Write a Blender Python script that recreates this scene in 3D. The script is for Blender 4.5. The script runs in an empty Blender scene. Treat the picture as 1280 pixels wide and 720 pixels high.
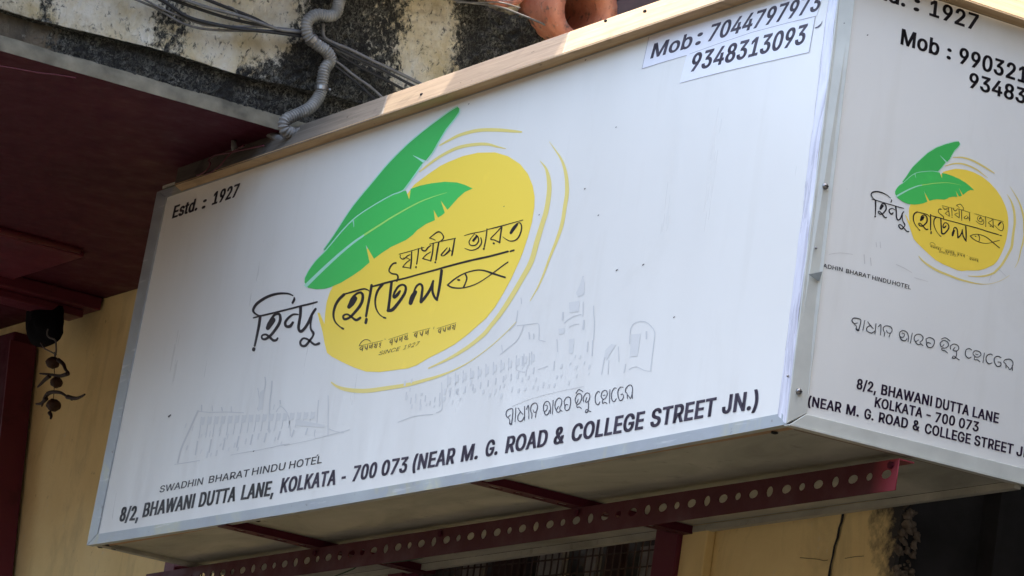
import bpy, bmesh, math, random
from mathutils import Vector, Matrix, noise
random.seed(7)
sc = bpy.context.scene
COL = sc.collection

# ------------------------------------------------------------------ camera
# sign frame: X along the long face, Y away from the street (towards the wall), Z up; metres.
CR = ((0.49576256, 0.85633297, 0.14461438), (-0.12370107, 0.23445000, -0.96422572), (-0.85960312, 0.46013806, 0.22216084))
CF = 5216.9
CC = Vector((8.3080594, -5.24533694, -2.00209468))
cam_d = bpy.data.cameras.new('camera'); cam = bpy.data.objects.new('camera', cam_d); COL.objects.link(cam); sc.camera = cam
cam_d.sensor_width = 36; cam_d.lens = CF / 1280 * 36; cam_d.clip_start = 0.1; cam_d.clip_end = 4000
rx, ry, rz = Vector(CR[0]), Vector(CR[1]), Vector(CR[2])
M = Matrix((rx, -ry, -rz)).transposed().to_4x4(); M.translation = CC; cam.matrix_world = M

# ------------------------------------------------------------------ sky and sun
SUN = Vector((-0.24, 0.29, 0.92)).normalized()
w = bpy.data.worlds.new('World'); sc.world = w; w.use_nodes = True
nt = w.node_tree; bg = nt.nodes['Background']
sky = nt.nodes.new('ShaderNodeTexSky'); sky.sky_type = 'NISHITA'; sky.sun_disc = False
sky.sun_elevation = math.asin(SUN.z); sky.sun_rotation = math.atan2(SUN.x, SUN.y)
sky.air_density = 1.0; sky.dust_density = 6.0; sky.ozone_density = 0.4
nt.links.new(sky.outputs[0], bg.inputs[0]); bg.inputs[1].default_value = 0.15
sd = bpy.data.lights.new('sun', 'SUN'); sd.energy = 2.4; sd.angle = math.radians(0.5); sd.color = (1, 0.94, 0.84)
so = bpy.data.objects.new('sun', sd); COL.objects.link(so); so.rotation_euler = SUN.to_track_quat('Z', 'Y').to_euler()
sc.view_settings.view_transform = 'Standard'; sc.view_settings.look = 'None'
sc.view_settings.exposure = 2.84; sc.view_settings.gamma = 1.0

# ------------------------------------------------------------------ helpers
def lin(c): return tuple(((v/255)/12.92 if v/255 <= .04045 else ((v/255+.055)/1.055)**2.4) for v in c)
def on(px, axis, val):
    """the point of the plane (axis = val) that was measured at this place of the photograph"""
    d = rx*((px[0]-640)/CF) + ry*((px[1]-360)/CF) + rz
    return CC + d*((val-CC[axis])/d[axis])
def tag(o, label=None, cat=None, group=None, kind=None):
    if label: o['label'] = label
    if cat: o['category'] = cat
    if group: o['group'] = group
    if kind: o['kind'] = kind
    return o
def root(name, loc, label, cat, group=None):
    o = bpy.data.objects.new(name, None); COL.objects.link(o); o.location = loc; o.empty_display_size = .1
    return tag(o, label, cat, group)
bpy.context.view_layer.update()
def mesh(name, verts, faces, mat=None, parent=None, smooth=False, recalc=True):
    me = bpy.data.meshes.new(name)
    me.from_pydata([tuple(v) for v in verts], [], faces); me.update()
    if recalc:
        bm = bmesh.new(); bm.from_mesh(me); bmesh.ops.recalc_face_normals(bm, faces=bm.faces); bm.to_mesh(me); bm.free()
    if smooth: me.polygons.foreach_set('use_smooth', [True]*len(me.polygons))
    if mat: me.materials.append(mat)
    o = bpy.data.objects.new(name, me); COL.objects.link(o)
    if parent: put(o, parent)
    return o
def wloc(o):
    v = Vector((0, 0, 0))
    while o is not None: v += o.location; o = o.parent
    return v
def put(o, parent):
    o.parent = parent; o.location = o.location - wloc(parent)
class MB:
    def __init__(s): s.v = []; s.f = []
    def add(s, vs, fs):
        n = len(s.v); s.v += [Vector(v) for v in vs]; s.f += [tuple(i+n for i in f) for f in fs]
    def box(s, a, b):
        x0, y0, z0 = a; x1, y1, z1 = b
        s.add([(x0,y0,z0),(x1,y0,z0),(x1,y1,z0),(x0,y1,z0),(x0,y0,z1),(x1,y0,z1),(x1,y1,z1),(x0,y1,z1)],
              [(0,3,2,1),(4,5,6,7),(0,1,5,4),(1,2,6,5),(2,3,7,6),(3,0,4,7)])
    def slab(s, pts, off):
        """polygon pts pushed by the vector off: a plate"""
        n = len(pts); off = Vector(off); P = [Vector(p) for p in pts]
        s.add(P+[p+off for p in P], [tuple(range(n)), tuple(range(2*n-1, n-1, -1))]+[(i, (i+1)%n, n+(i+1)%n, n+i) for i in range(n)])
    def tube(s, pts, r, n=8, cap=True):
        P = [Vector(p) for p in pts]; rr = r if isinstance(r, (list, tuple)) else [r]*len(P)
        up = None; rings = []
        for i, p in enumerate(P):
            t = (P[min(i+1, len(P)-1)]-P[max(i-1, 0)]).normalized()
            if up is None: up = t.orthogonal().normalized()
            up = (up - t*up.dot(t)).normalized(); sd_ = t.cross(up)
            rings.append([p+(up*math.cos(a)+sd_*math.sin(a))*rr[i] for a in [2*math.pi*k/n for k in range(n)]])
        fs = [(i*n+k, i*n+(k+1)%n, (i+1)*n+(k+1)%n, (i+1)*n+k) for i in range(len(P)-1) for k in range(n)]
        if cap: fs += [tuple(range(n)), tuple(range((len(P)-1)*n, len(P)*n))]
        s.add([v for r_ in rings for v in r_], fs)
    def ball(s, c, r, nu=14, nv=9, jit=0, sq=(1,1,1)):
        c = Vector(c); vs = []; fs = []
        for j in range(nv+1):
            th = math.pi*j/nv
            for i in range(nu):
                a = 2*math.pi*i/nu; d = Vector((math.sin(th)*math.cos(a)*sq[0], math.sin(th)*math.sin(a)*sq[1], math.cos(th)*sq[2]))
                vs.append(c+d*r*(1+jit*noise.noise(d*2.3+c*9)))
        for j in range(nv):
            for i in range(nu): fs.append((j*nu+i, j*nu+(i+1)%nu, (j+1)*nu+(i+1)%nu, (j+1)*nu+i))
        s.add(vs, fs)
    def build(s, name, mat, parent=None, smooth=False, recalc=True, bevel=0):
        o = mesh(name, s.v, s.f, mat, parent, smooth, recalc)
        if bevel:
            m = o.modifiers.new('bevel', 'BEVEL'); m.width = bevel; m.segments = 2; m.limit_method = 'ANGLE'
        return o
def cat(P, k=6, closed=False):
    """Catmull-Rom through the points (tuples of any length)"""
    P = [tuple(map(float, p)) for p in P]
    n = len(P)
    if n < 3: return P
    out = []
    for i in range(n if closed else n-1):
        if closed: a, b, c, d = P[i-1], P[i], P[(i+1)%n], P[(i+2)%n]
        else: a, b, c, d = P[max(i-1, 0)], P[i], P[i+1], P[min(i+2, n-1)]
        for q in range(k):
            t = q/k
            out.append(tuple(.5*((2*b[m])+(-a[m]+c[m])*t+(2*a[m]-5*b[m]+4*c[m]-d[m])*t*t+(-a[m]+3*b[m]-3*c[m]+d[m])*t**3) for m in range(len(b))))
    if not closed: out.append(P[-1])
    return out

# ------------------------------------------------------------------ materials
class Mat:
    def __init__(s, name, rough=.6, metal=0, spec=.5):
        s.m = bpy.data.materials.new(name); s.m.use_nodes = True; s.t = s.m.node_tree; s.b = s.t.nodes['Principled BSDF']
        s.b.inputs['Roughness'].default_value = rough; s.b.inputs['Metallic'].default_value = metal
        s.b.inputs['Specular IOR Level'].default_value = spec
        s.tc = s.t.nodes.new('ShaderNodeTexCoord'); s.geo = s.t.nodes.new('ShaderNodeNewGeometry')
        s.bump_h = None
    def n(s, ty, **k):
        nd = s.t.nodes.new(ty)
        for a, b in k.items(): setattr(nd, a, b)
        return nd
    def l(s, a, b): s.t.links.new(a, b)
    def noise(s, scale, detail=4, rough=.55, stretch=(1,1,1), dist=0):
        mp = s.n('ShaderNodeMapping'); mp.inputs['Scale'].default_value = stretch; s.l(s.geo.outputs['Position'], mp.inputs[0])
        nz = s.n('ShaderNodeTexNoise'); nz.inputs['Scale'].default_value = scale; nz.inputs['Detail'].default_value = detail
        nz.inputs['Roughness'].default_value = rough; nz.inputs['Distortion'].default_value = dist
        s.l(mp.outputs[0], nz.inputs['Vector']); return nz.outputs[0]
    def ramp(s, fac, stops):
        r = s.n('ShaderNodeValToRGB'); e = r.color_ramp.elements
        while len(e) < len(stops): e.new(.5)
        for i, (p, c) in enumerate(stops):
            e[i].position = p; e[i].color = (c, c, c, 1) if isinstance(c, (int, float)) else (*c, 1)
        s.l(fac, r.inputs[0]); return r.outputs[0]
    def mix(s, fac, a, b, mode='MIX'):
        m = s.n('ShaderNodeMix', data_type='RGBA', blend_type=mode)
        for v, i in ((fac, 0), (a, 6), (b, 7)):
            if isinstance(v, (int, float)): m.inputs[i].default_value = v if i == 0 else (v, v, v, 1)
            elif isinstance(v, tuple): m.inputs[i].default_value = (*v, 1)
            else: s.l(v, m.inputs[i])
        return m.outputs[2]
    def math(s, op, a, b=0):
        m = s.n('ShaderNodeMath', operation=op)
        for v, i in ((a, 0), (b, 1)):
            if isinstance(v, (int, float)): m.inputs[i].default_value = v
            else: s.l(v, m.inputs[i])
        return m.outputs[0]
    def xyz(s):
        x = s.n('ShaderNodeSeparateXYZ'); s.l(s.geo.outputs['Position'], x.inputs[0]); return x.outputs
    def col(s, c):
        if isinstance(c, tuple): s.b.inputs['Base Color'].default_value = (*c, 1)
        else: s.l(c, s.b.inputs['Base Color'])
        return s
    def rough(s, c): s.l(c, s.b.inputs['Roughness']); return s
    def bump(s, h, strength=.4, dist=.004):
        b = s.n('ShaderNodeBump'); b.inputs['Strength'].default_value = strength; b.inputs['Distance'].default_value = dist
        s.l(h, b.inputs['Height']); s.l(b.outputs[0], s.b.inputs['Normal']); return s

def simple(name, c, rough=.6, metal=0, var=.25, scale=30, bump=.2, spec=.3):
    m = Mat(name, rough, metal, spec); nz = m.noise(scale, 5)
    f = m.ramp(nz, [(.3, 1-var), (.7, 1+var*.0)])
    m.col(m.mix(1.0, tuple(c), f, 'MULTIPLY')); 
    if bump: m.bump(nz, bump, .002)
    return m.m

def vinyl(name, base):
    m = Mat(name, .32)
    big = m.noise(1.6, 3, .5); st = m.noise(9, 4, .6, (1, 1, .12)); sp = m.noise(190, 2, .5)
    c = m.mix(m.ramp(big, [(.35, 0.0), (.7, .35)]), tuple(base), tuple(v*.9 for v in base))
    c = m.mix(m.ramp(st, [(.58, 0.0), (.78, .16)]), c, tuple(v*.62 for v in (base[0]*1.05, base[1], base[2]*.85)))
    c = m.mix(m.ramp(m.noise(2.2, 6, .7, (1, 1, .5), 1.0), [(.56, 0.0), (.80, .22)]), c, tuple(v*.66 for v in (base[0]*1.04, base[1], base[2]*.88)))
    c = m.mix(m.ramp(sp, [(.77, 0.0), (.82, .55)]), c, (.16, .14, .12))
    m.col(c); m.rough(m.ramp(st, [(.3, .26), (.7, .42)])); m.bump(m.noise(2.6, 4, .5, (1, 1, .35)), .30, .03); return m.m
M_VINYL = vinyl('white_vinyl', (.775, .765, .685))
M_VINYL_SIDE = vinyl('white_vinyl_side', (.81, .82, .765))
M_STICK = simple('sticker_paper', (.84, .85, .88), .35, var=.05, bump=0)
def ink(name, c, rough=.4, var=.3, scale=60):
    m = Mat(name, rough); nz = m.noise(scale, 4); f = m.ramp(nz, [(.3, 1.0), (.62, 1.0), (.8, 1+var)])
    m.col(m.mix(1.0, tuple(c), f, 'MULTIPLY')); return m.m
M_INK = ink('black_ink', (.012, .010, .014)); M_INKP = ink('purple_black_ink', (.028, .012, .04))
M_GREEN = ink('leaf_green_ink', (.07, .57, .115), .35, .12, 12); M_GREEN2 = ink('leaf_dark_green_ink', (.06, .50, .105), .35, .12, 12)
M_YEL = ink('sun_yellow_ink', (.97, .72, .085), .35, .08, 10); M_YEL2 = ink('ring_yellow_ink', (.82, .68, .20), .35, .1, 40)
M_MINT = ink('mint_ink', (.42, .78, .58), .35, .05); M_LIME = ink('lime_ink', (.42, .80, .16), .35, .05)
M_FAINT = ink('faint_grey_ink', (.675, .675, .62), .35, .12, 80); M_FAINT2 = ink('faint_outline_ink', (.60, .60, .56), .35, .12, 80)
M_LINE = ink('sticker_edge_shadow', (.35, .34, .36), .5)

# aluminium with paint smears
def alu(name, base=(.40, .43, .44), rough=.38):
    m = Mat(name, rough, .55); a = m.noise(14, 5, .6, (.5, 1, 1)); b = m.noise(5, 5, .65, dist=1.5)
    c = m.mix(m.ramp(a, [(.3, 0.0), (.7, 1.0)]), tuple(v*.8 for v in base), tuple(v*1.1 for v in base))
    c = m.mix(m.ramp(b, [(.54, 0.0), (.66, .7)]), c, (.46, .46, .34))
    c = m.mix(m.ramp(m.noise(60, 3, .6, (.08, 1, 1)), [(.62, 0.0), (.70, .6)]), c, (.62, .63, .62))
    c = m.mix(m.ramp(m.noise(38, 4, .6), [(.66, 0.0), (.74, .7)]), c, (.16, .14, .11))
    m.col(c); m.rough(m.ramp(a, [(.3, .3), (.7, .6)])); m.bump(a, .25, .003); return m.m
M_ALU = alu('aluminium_trim')
M_CREAMSTRIP = simple('cream_plastic_strip', (.62, .64, .57), .4, var=.18, scale=9, bump=.1)
def tape():
    m = Mat('clear_corner_tape', .22); a = m.noise(30, 5, .6, (1, 1, .12), 1.0)
    m.col(m.mix(m.ramp(a, [(.35, 0.0), (.65, 1.0)]), (.52, .51, .56), (.80, .81, .85)))
    m.rough(m.ramp(a, [(.3, .15), (.7, .45)])); m.bump(a, .8, .006); return m.m
M_TAPE = tape()
def wood(name, c1, c2, ax=0, dirt=.5):
    m = Mat(name, .7, 0, .2); st = (.25, 2.5, 6) if ax == 0 else (2.5, .25, 6)
    g = m.noise(14, 7, .65, st, .6); kn = m.noise(3.3, 3, .5, dist=2)
    c = m.mix(m.ramp(g, [(.3, 0.0), (.72, 1.0)]), tuple(c1), tuple(c2))
    c = m.mix(m.ramp(kn, [(.60, 0.0), (.72, dirt)]), c, tuple(v*.45 for v in c1))
    c = m.mix(m.ramp(m.noise(45, 3, .5, (.5, 1, 1)), [(.70, 0.0), (.76, .9)]), c, (.05, .035, .02))
    m.col(c); m.bump(g, .35, .003); return m.m
M_WOOD = wood('planed_wood', (.40, .26, .13), (.58, .41, .225), 0, .35); M_WOODY = wood('planed_wood_side', (.40, .26, .13), (.58, .41, .225), 1, .3)
M_WOODD = wood('brown_batten_wood', (.34, .20, .10), (.48, .32, .19), 0)
M_WOODG = wood('shaded_grey_wood', (.08, .07, .056), (.17, .15, .12), 0, .7); M_WOODM = wood('shaded_dull_wood', (.20, .14, .085), (.32, .235, .145), 0, .5)  # grey and dull tones: shade on the fascia put into the board colour
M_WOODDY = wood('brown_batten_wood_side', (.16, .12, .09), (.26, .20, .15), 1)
def board():
    m = Mat('grubby_ply_board', .7); a = m.noise(3.5, 6, .6, (.5, 1.4, 1), 1.2); b = m.noise(17, 4, .6)
    c = m.mix(m.ramp(a, [(.32, 0.0), (.68, 1.0)]), (.26, .255, .20), (.45, .44, .36))
    c = m.mix(m.ramp(b, [(.62, 0.0), (.76, .5)]), c, (.07, .065, .05)); m.col(c); m.bump(b, .2, .003); return m.m
M_BOARD = board()
def maroon(name, base, rough=.35, dirt=(.03, .012, .014), spec=.3):
    m = Mat(name, rough, 0, spec); a = m.noise(8, 5, .6); b = m.noise(2, 3)
    c = m.mix(m.ramp(b, [(.3, 0.0), (.7, .6)]), tuple(base), tuple(v*.65 for v in base))
    c = m.mix(m.ramp(a, [(.58, 0.0), (.75, .6)]), c, tuple(dirt)); m.col(c); m.bump(m.noise(60, 4), .2, .002)
    m.rough(m.ramp(a, [(.3, rough*.8), (.7, rough*1.5)])); return m.m
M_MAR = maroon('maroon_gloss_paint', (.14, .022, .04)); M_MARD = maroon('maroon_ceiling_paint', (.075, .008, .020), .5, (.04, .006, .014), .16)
M_ANGLE = maroon('maroon_steel_paint', (.085, .016, .020), .55, (.10, .045, .025)); M_ANGLE_TIP = maroon('fresh_red_paint', (.42, .05, .10), .4)
def yellow():
    m = Mat('yellow_limewash', .8); a = m.noise(2.6, 6, .62); b = m.noise(26, 5, .65); x, y, z = m.xyz()
    c = m.mix(m.ramp(a, [(.3, 0.0), (.7, 1.0)]), (.75, .57, .245), (.87, .70, .34))
    c = m.mix(m.ramp(b, [(.66, 0.0), (.74, .55)]), c, (.28, .20, .09))
    c = m.mix(m.ramp(m.noise(5, 6, .7, (1, 1, .35), 1.0), [(.52, 0.0), (.74, .45)]), c, (.40, .31, .14))
    c = m.mix(m.ramp(m.noise(9, 5, .75), [(.63, 0.0), (.70, .5)]), c, (.74, .66, .45))
    # soot creeping in round the corner of the wall by the passage
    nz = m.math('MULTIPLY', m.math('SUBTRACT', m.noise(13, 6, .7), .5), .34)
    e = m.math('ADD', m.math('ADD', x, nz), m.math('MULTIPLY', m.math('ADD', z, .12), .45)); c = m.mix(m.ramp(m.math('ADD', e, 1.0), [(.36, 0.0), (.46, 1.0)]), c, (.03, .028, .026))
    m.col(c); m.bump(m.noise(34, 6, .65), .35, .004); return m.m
M_YELLOW = yellow()
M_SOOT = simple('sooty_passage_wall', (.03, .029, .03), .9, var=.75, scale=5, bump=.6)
M_BROWNW = simple('brown_boarding', (.045, .022, .018), .8, var=.5, scale=8)
M_PIPE = simple('grey_corrugated_plastic', (.25, .245, .225), .55, var=.5, scale=24, bump=.3)
M_CABLE = simple('black_cable_rubber', (.025, .025, .027), .45, var=.3); M_CABLE2 = simple('grey_dusty_cable', (.17, .165, .16), .6, var=.4)
M_RED = simple('red_wire', (.10, .014, .022), .5); M_STEEL = simple('steel_screw', (.35, .34, .32), .35, .9)
M_LEMON = simple('dried_lemon_skin', (.06, .028, .016), .6, var=.5, scale=60, bump=.8)
M_CHILI = simple('dried_chilli_skin', (.028, .012, .009), .5, var=.5, scale=60)
M_CLOTH = simple('black_polythene', (.004, .004, .006), .75, var=.4, scale=14, bump=.6, spec=.05)
M_ASPH = simple('street_surface', (.030, .026, .021), .9, var=.4, scale=3, bump=.5)
M_GLASS = simple('dim_window_glass', (.10, .105, .10), .2, var=.5, scale=5, bump=0)
M_PALE = simple('pale_goods_behind_grille', (.30, .30, .28), .6, var=.5, scale=14)
M_BAR = simple('rusty_dark_bar', (.05, .032, .028), .7, var=.4)
M_TIN = simple('rusty_tin', (.20, .10, .06), .7, .3, var=.5, scale=8)
def terra():
    m = Mat('terracotta', .8); a = m.noise(11, 6, .65); b = m.noise(40, 5, .6)
    c = m.mix(m.ramp(a, [(.3, 0.0), (.7, 1.0)]), (.38, .115, .06), (.56, .23, .14))
    c = m.mix(m.ramp(b, [(.55, 0.0), (.68, .85)]), c, (.09, .07, .055)); c = m.mix(m.ramp(m.noise(24, 6, .75, (3, 1, 1)), [(.60, 0.0), (.70, .6)]), c, (.46, .36, .30)); m.col(c); m.bump(m.math('ADD', b, a), .7, .005); return m.m
M_TERRA = terra()
def concrete(name, dark=False):
    """lime-washed concrete; the attribute 'moss' (0..1) says where black algae crust grows"""
    m = Mat(name, .9); at = m.n('ShaderNodeAttribute', attribute_name='moss')
    a = m.noise(7, 7, .65, dist=.6); b = m.noise(55, 7, .72, (1, 1, .7), .4); f = m.noise(78, 6, .75, (1, 1, .8), 1.2)
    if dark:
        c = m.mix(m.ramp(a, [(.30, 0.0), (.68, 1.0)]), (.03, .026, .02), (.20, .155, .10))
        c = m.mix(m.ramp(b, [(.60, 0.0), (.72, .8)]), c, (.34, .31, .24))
    else:
        c = m.mix(m.ramp(a, [(.33, 0.0), (.62, 1.0)]), (.68, .56, .31), (.87, .82, .68))
        c = m.mix(m.ramp(m.noise(3.4, 7, .7, dist=.8), [(.50, 0.0), (.68, .6)]), c, (.40, .32, .17))
        c = m.mix(m.ramp(m.noise(2.1, 5, .6), [(.60, 0.0), (.76, .4)]), c, (.26, .22, .15))
        c = m.mix(m.ramp(b, [(.56, 0.0), (.66, .85)]), c, (.07, .06, .04))
    th = m.math('ADD', m.math('MULTIPLY', at.outputs['Fac'], 1.15), m.math('MULTIPLY', m.math('SUBTRACT', b, .5), 1.5))
    mk = m.ramp(th, [(.42, 0.0), (.62, 1.0)])
    c = m.mix(mk, c, m.mix(m.math('MULTIPLY', m.ramp(f, [(.46, 0.0), (.68, 1.0)]), m.ramp(m.noise(12, 4, .6), [(.35, .1), (.65, 1.0)])), (.012, .011, .009), (.34, .33, .27)))
    m.col(c); h = m.math('ADD', b, m.math('MULTIPLY', f, .6)); m.bump(h, 1.0, .018); return m.m
M_LIP = simple('grubby_cement', (.25, .22, .155), .9, var=.6, scale=12, bump=.7); M_CONC = concrete('weathered_limewash'); M_CONCD = concrete('stained_concrete', True)

# ------------------------------------------------------------------ setting
g = MB(); g.add([(-400, -400, -3.6), (400, -400, -3.6), (400, 400, -3.6), (-400, 400, -3.6)], [(0, 1, 2, 3)])
tag(g.build('street', M_ASPH, recalc=False), kind='structure')

WY = 0.71
# yellow wall behind and below the sign
wall = root('building_wall', (-1.0, WY, -3.6), 'yellow limewashed house wall under the signboard, cracked and sooty at its corner', 'wall')
def wpt(px, y=WY): p = on(px, 1, y); return (p.x, p.z)
WXL, WXR = -4.98, -1.545      # the window's outer frame
b = MB()
b.box((-9, WY, -3.6), (WXL, WY+.25, 1.245)); b.box((WXR, WY, -3.6), (-.53, WY+.25, 1.2)); b.box((WXL, WY, .2), (WXR, WY+.25, 1.245)); b.box((WXL, WY, -3.6), (WXR, WY+.25, -1.4))
b.build('masonry', M_YELLOW, wall, recalc=False)
b = MB(); x0 = -1.42
b.box((WXR-.004, WY-.03, -3.6), (x0, WY-.001, .2)); b.build('pilaster', M_YELLOW, wall, bevel=.004)
# crack: a thin, dark, jagged groove strip
ck = [(1054, 640), (1052, 652), (1049, 660), (1047, 672), (1043, 683), (1041, 695), (1038, 707), (1036, 722), (1031, 750), (1028, 790)]
v = []; f = []
for i, p in enumerate(ck):
    q = on(p, 1, WY-.004); wd = .0058+.003*noise.noise(Vector((i*3.1, 0, 0)))
    v += [(q.x-wd, q.y, q.z), (q.x+wd, q.y, q.z)]
f = [(2*i, 2*i+1, 2*i+3, 2*i+2) for i in range(len(ck)-1)]
mesh('crack', v, f, M_SOOT, wall, recalc=False)
for cr in ([(1000, 697), (1010, 698), (1022, 699), (1030, 701), (1035, 700)], [(1056, 698), (1068, 696), (1080, 695)]):
    v = []
    for i, p in enumerate(cr):
        q = on(p, 1, WY-.004); v += [(q.x, q.y, q.z-.0007), (q.x, q.y, q.z+.0007)]
    mesh('hairline_crack', v, [(2*i, 2*i+1, 2*i+3, 2*i+2) for i in range(len(cr)-1)], M_CHILI, wall, recalc=False)
b = MB(); b.box((-.531, WY+.012, -3.6), (-.526, WY+.25, .34)); b.build('sooty_reveal', M_SOOT, wall)
b = MB()
for i in range(420):
    z = .0-i*.0032; b.ball((-.538+.022*random.random(), WY+.004+.05*random.random(), z), .004+.009*random.random(), 6, 4, .8)
b.build('eroded_edge', simple('broken_plaster', (.20, .16, .12), .95, var=.8, scale=30, bump=.8), wall, True)['kind'] = 'stuff'
# window with its grille, seen in the gap under the sign
win = MB()
for a, c in (((WXL, WY-.045, -1.4), (WXL+.085, WY+.06, .2)), ((WXR-.125, WY-.045, -1.4), (WXR, WY+.06, .2)), ((WXL+.085, WY-.045, .12), (WXR-.125, WY+.06, .2)), ((WXL+.085, WY-.045, -1.4), (WXR-.125, WY+.06, -1.32)), ((-3.3, WY-.03, -1.32), (-3.2, WY+.04, .12))):
    win.box(a, c)
wo = win.build('window', M_MAR, wall, bevel=.004)
pn = MB(); pn.box((WXL+.085, WY+.20, -1.32), (WXR-.125, WY+.21, .12)); pn.build('pane', M_GLASS, wo)
for i, (xa, xb, za, zb) in enumerate(((-2.62, -2.47, -.6, .11), (-2.9, -2.72, -.6, .09), (-2.33, -2.27, -.8, .12), (-2.21, -2.12, -.8, .1), (-2.02, -1.93, -.9, .02), (-1.90, -1.84, -.9, .11), (-3.1, -2.98, -.6, .1), (-4.75, -4.62, -.4, .1), (-4.58, -4.4, -.4, .08))):
    q = MB(); q.box((xa, WY+.12, za), (xb, WY+.14, zb)); q.build('goods', M_PALE if i % 2 == 0 else M_BROWNW, wo)
k = 0
for i in range(84):                                   # wire grille across the opening
    x = WXL+.12+i*.0395
    if x > WXR-.13: break
    t = MB(); t.tube([(x, WY+.03, -1.32), (x, WY+.03, .12)], .0028, 5); t.build('grille_bar', M_BAR, wo)
for i in range(30):
    z = .09-i*.047
    t = MB(); t.tube([(WXL+.085, WY+.037, z+.04), (WXR-.125, WY+.037, z-.02)], .0028, 5); t.build('grille_bar', M_BAR, wo)

# dark passage beyond the corner of the wall
pas = root('passage', (.8, 1.5, -3.6), 'dark sooty passage opening beyond the corner of the yellow wall', 'passage')
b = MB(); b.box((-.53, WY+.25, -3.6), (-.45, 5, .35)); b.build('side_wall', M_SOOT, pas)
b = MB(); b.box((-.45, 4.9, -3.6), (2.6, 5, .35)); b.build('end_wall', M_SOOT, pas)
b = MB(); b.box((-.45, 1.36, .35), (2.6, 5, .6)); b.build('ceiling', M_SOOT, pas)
nb = root('added_neighbour_house', (5, 1.5, -3.6), 'plain grey plastered neighbouring house beside the passage, added out of view to cut skylight', 'building')  # added out of view, cuts skylight from the side panel
b = MB(); b.box((2.6, -.75, -3.6), (9, 5, 4.2)); b.build('walls', simple('grey_plaster', (.30, .28, .25), .85, var=.3, scale=4, bump=.4), nb, bevel=.02)
ob = root('added_opposite_house', (0, -9.5, -3.6), 'grey plastered house across the narrow lane, added unseen behind the camera to block low sky', 'building')  # added behind the camera to block low skylight on the sign
b = MB(); b.box((-14, -12, -3.6), (16, -9.2, 3.0)); b.build('walls', simple('opposite_plaster', (.045, .034, .026), .85, var=.3, scale=2, bump=.3), ob)
rb = root('added_end_house', (17, -3, -3.6), 'unseen house added to close the right end of the lane against low sky, behind the camera', 'building')  # added to shut out low sky from the right
b = MB(); b.box((16, -9.2, -3.6), (22, 6, 9.0)); b.build('walls', simple('end_plaster', (.09, .075, .06), .85, var=.3, scale=2, bump=.3), rb)
lb = root('added_left_house', (-10, -3, -3.6), 'unseen house added to close off sky on the left side of the lane beyond the canopy', 'building')  # added out of view to cut skylight from the left
b = MB(); b.box((-26, -8, -3.6), (-20, 3, 5.5)); b.build('walls', simple('left_plaster', (.07, .055, .05), .85, var=.3, scale=2, bump=.3), lb)
uw = root('upper_wall', (0, .9, .6), 'boarded wall above and behind the signboard, eaves shade put into its dark brown', 'wall')  # the dark brown carries the shade under the eaves
for i in range(17):
    z = .62+i*.15
    b = MB(); b.box((-5.5 if z > 1.2 else -.5, 1.31+.004*(i % 2), z), (2.58, 1.35, z+.144)); b.build('plank', M_BROWNW, uw)

# ------------------------------------------------------------------ concrete canopy edge (above the sign's left half)
can = root('concrete_canopy', (-3.3, -.5, 1.24), 'weathered concrete canopy edge, cream with black algae streaks, above the sign', 'canopy')
SX = -3.15
def gauss(t, c, wd): return math.exp(-((t-c)/wd)**2)
def mossf(y, z):
    n1 = noise.noise(Vector((y*4, z*3, 1.7)))
    m_ = .08+1.0*gauss(y, .09, .13)+1.15*gauss(y, .70, .17)+.50*gauss(y, -.42, .09)+.35*gauss(y, -.85, .05)+.28*gauss(y, .30, .07)
    m_ += .35*max(0, (1.52-z)/.12)*(y > -.2) + .25*n1
    return max(0, min(1, m_))
def conc_face(name, mat, y0, y1, zf0, zf1, xf, ny, nz, moss, amp, parent):
    vs = []; at = []
    for j in range(nz+1):
        for i in range(ny+1):
            y = y0+(y1-y0)*i/ny; za, zb = zf0(y), zf1(y); t = j/nz; z = za+(zb-za)*t; mo = moss(y, z)
            d = noise.fractal(Vector((y*9, z*9, 3)), 1.0, 2.0, 4)*amp + noise.fractal(Vector((y*55, z*45, 9)), .7, 2.1, 3)*amp*2.2*(0.12+mo)
            vs.append((xf(t)+d, y, z)); at.append(mo)
    o = mesh(name, vs, [(j*(ny+1)+i, j*(ny+1)+i+1, (j+1)*(ny+1)+i+1, (j+1)*(ny+1)+i) for j in range(nz) for i in range(ny)], mat, parent, True, False)
    a = o.data.attributes.new('moss', 'FLOAT', 'POINT'); a.data.foreach_set('value', at); return o
zt = lambda y: 1.385+.012*noise.noise(Vector((y*3, 0, 0)))+.02*(y+.1)
conc_face('limewashed_face', M_CONC, -2.3, 1.3, zt, lambda y: 1.83+.012*noise.noise(Vector((y*8, 0, 4))), lambda t: SX+.035*(1-.0*t), 620, 84, mossf, .007, can)
conc_face('drip_ledge', M_CONCD, -2.3, 1.3, lambda y: zt(y)-.001, lambda y: zt(y)+.001, lambda t: SX+.001+.034*t, 300, 1, lambda y, z: .8, .002, can)  # mossy underside of the step below the limewashed face
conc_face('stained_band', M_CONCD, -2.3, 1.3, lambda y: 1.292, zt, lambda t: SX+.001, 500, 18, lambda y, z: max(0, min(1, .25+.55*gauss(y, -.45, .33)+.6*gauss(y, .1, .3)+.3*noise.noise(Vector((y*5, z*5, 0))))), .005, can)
def lipz(y): return 1.29-.03*gauss(y, -.95, .15)
conc_face('cement_lip', M_LIP, -2.3, 1.3, lambda y: 1.245, lambda y: 1.296+.006*noise.noise(Vector((y*7, 2, 0))), lambda t: SX+.02-.018*t**3, 300, 6, lambda y, z: .28+.2*noise.noise(Vector((y*6, 0, 5))), .002, can)
b = MB(); b.box((-9.0, -2.3, 1.26), (SX-.01, 1.3, 1.80)); b.build('slab', M_CONCD, can, recalc=False)
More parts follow.
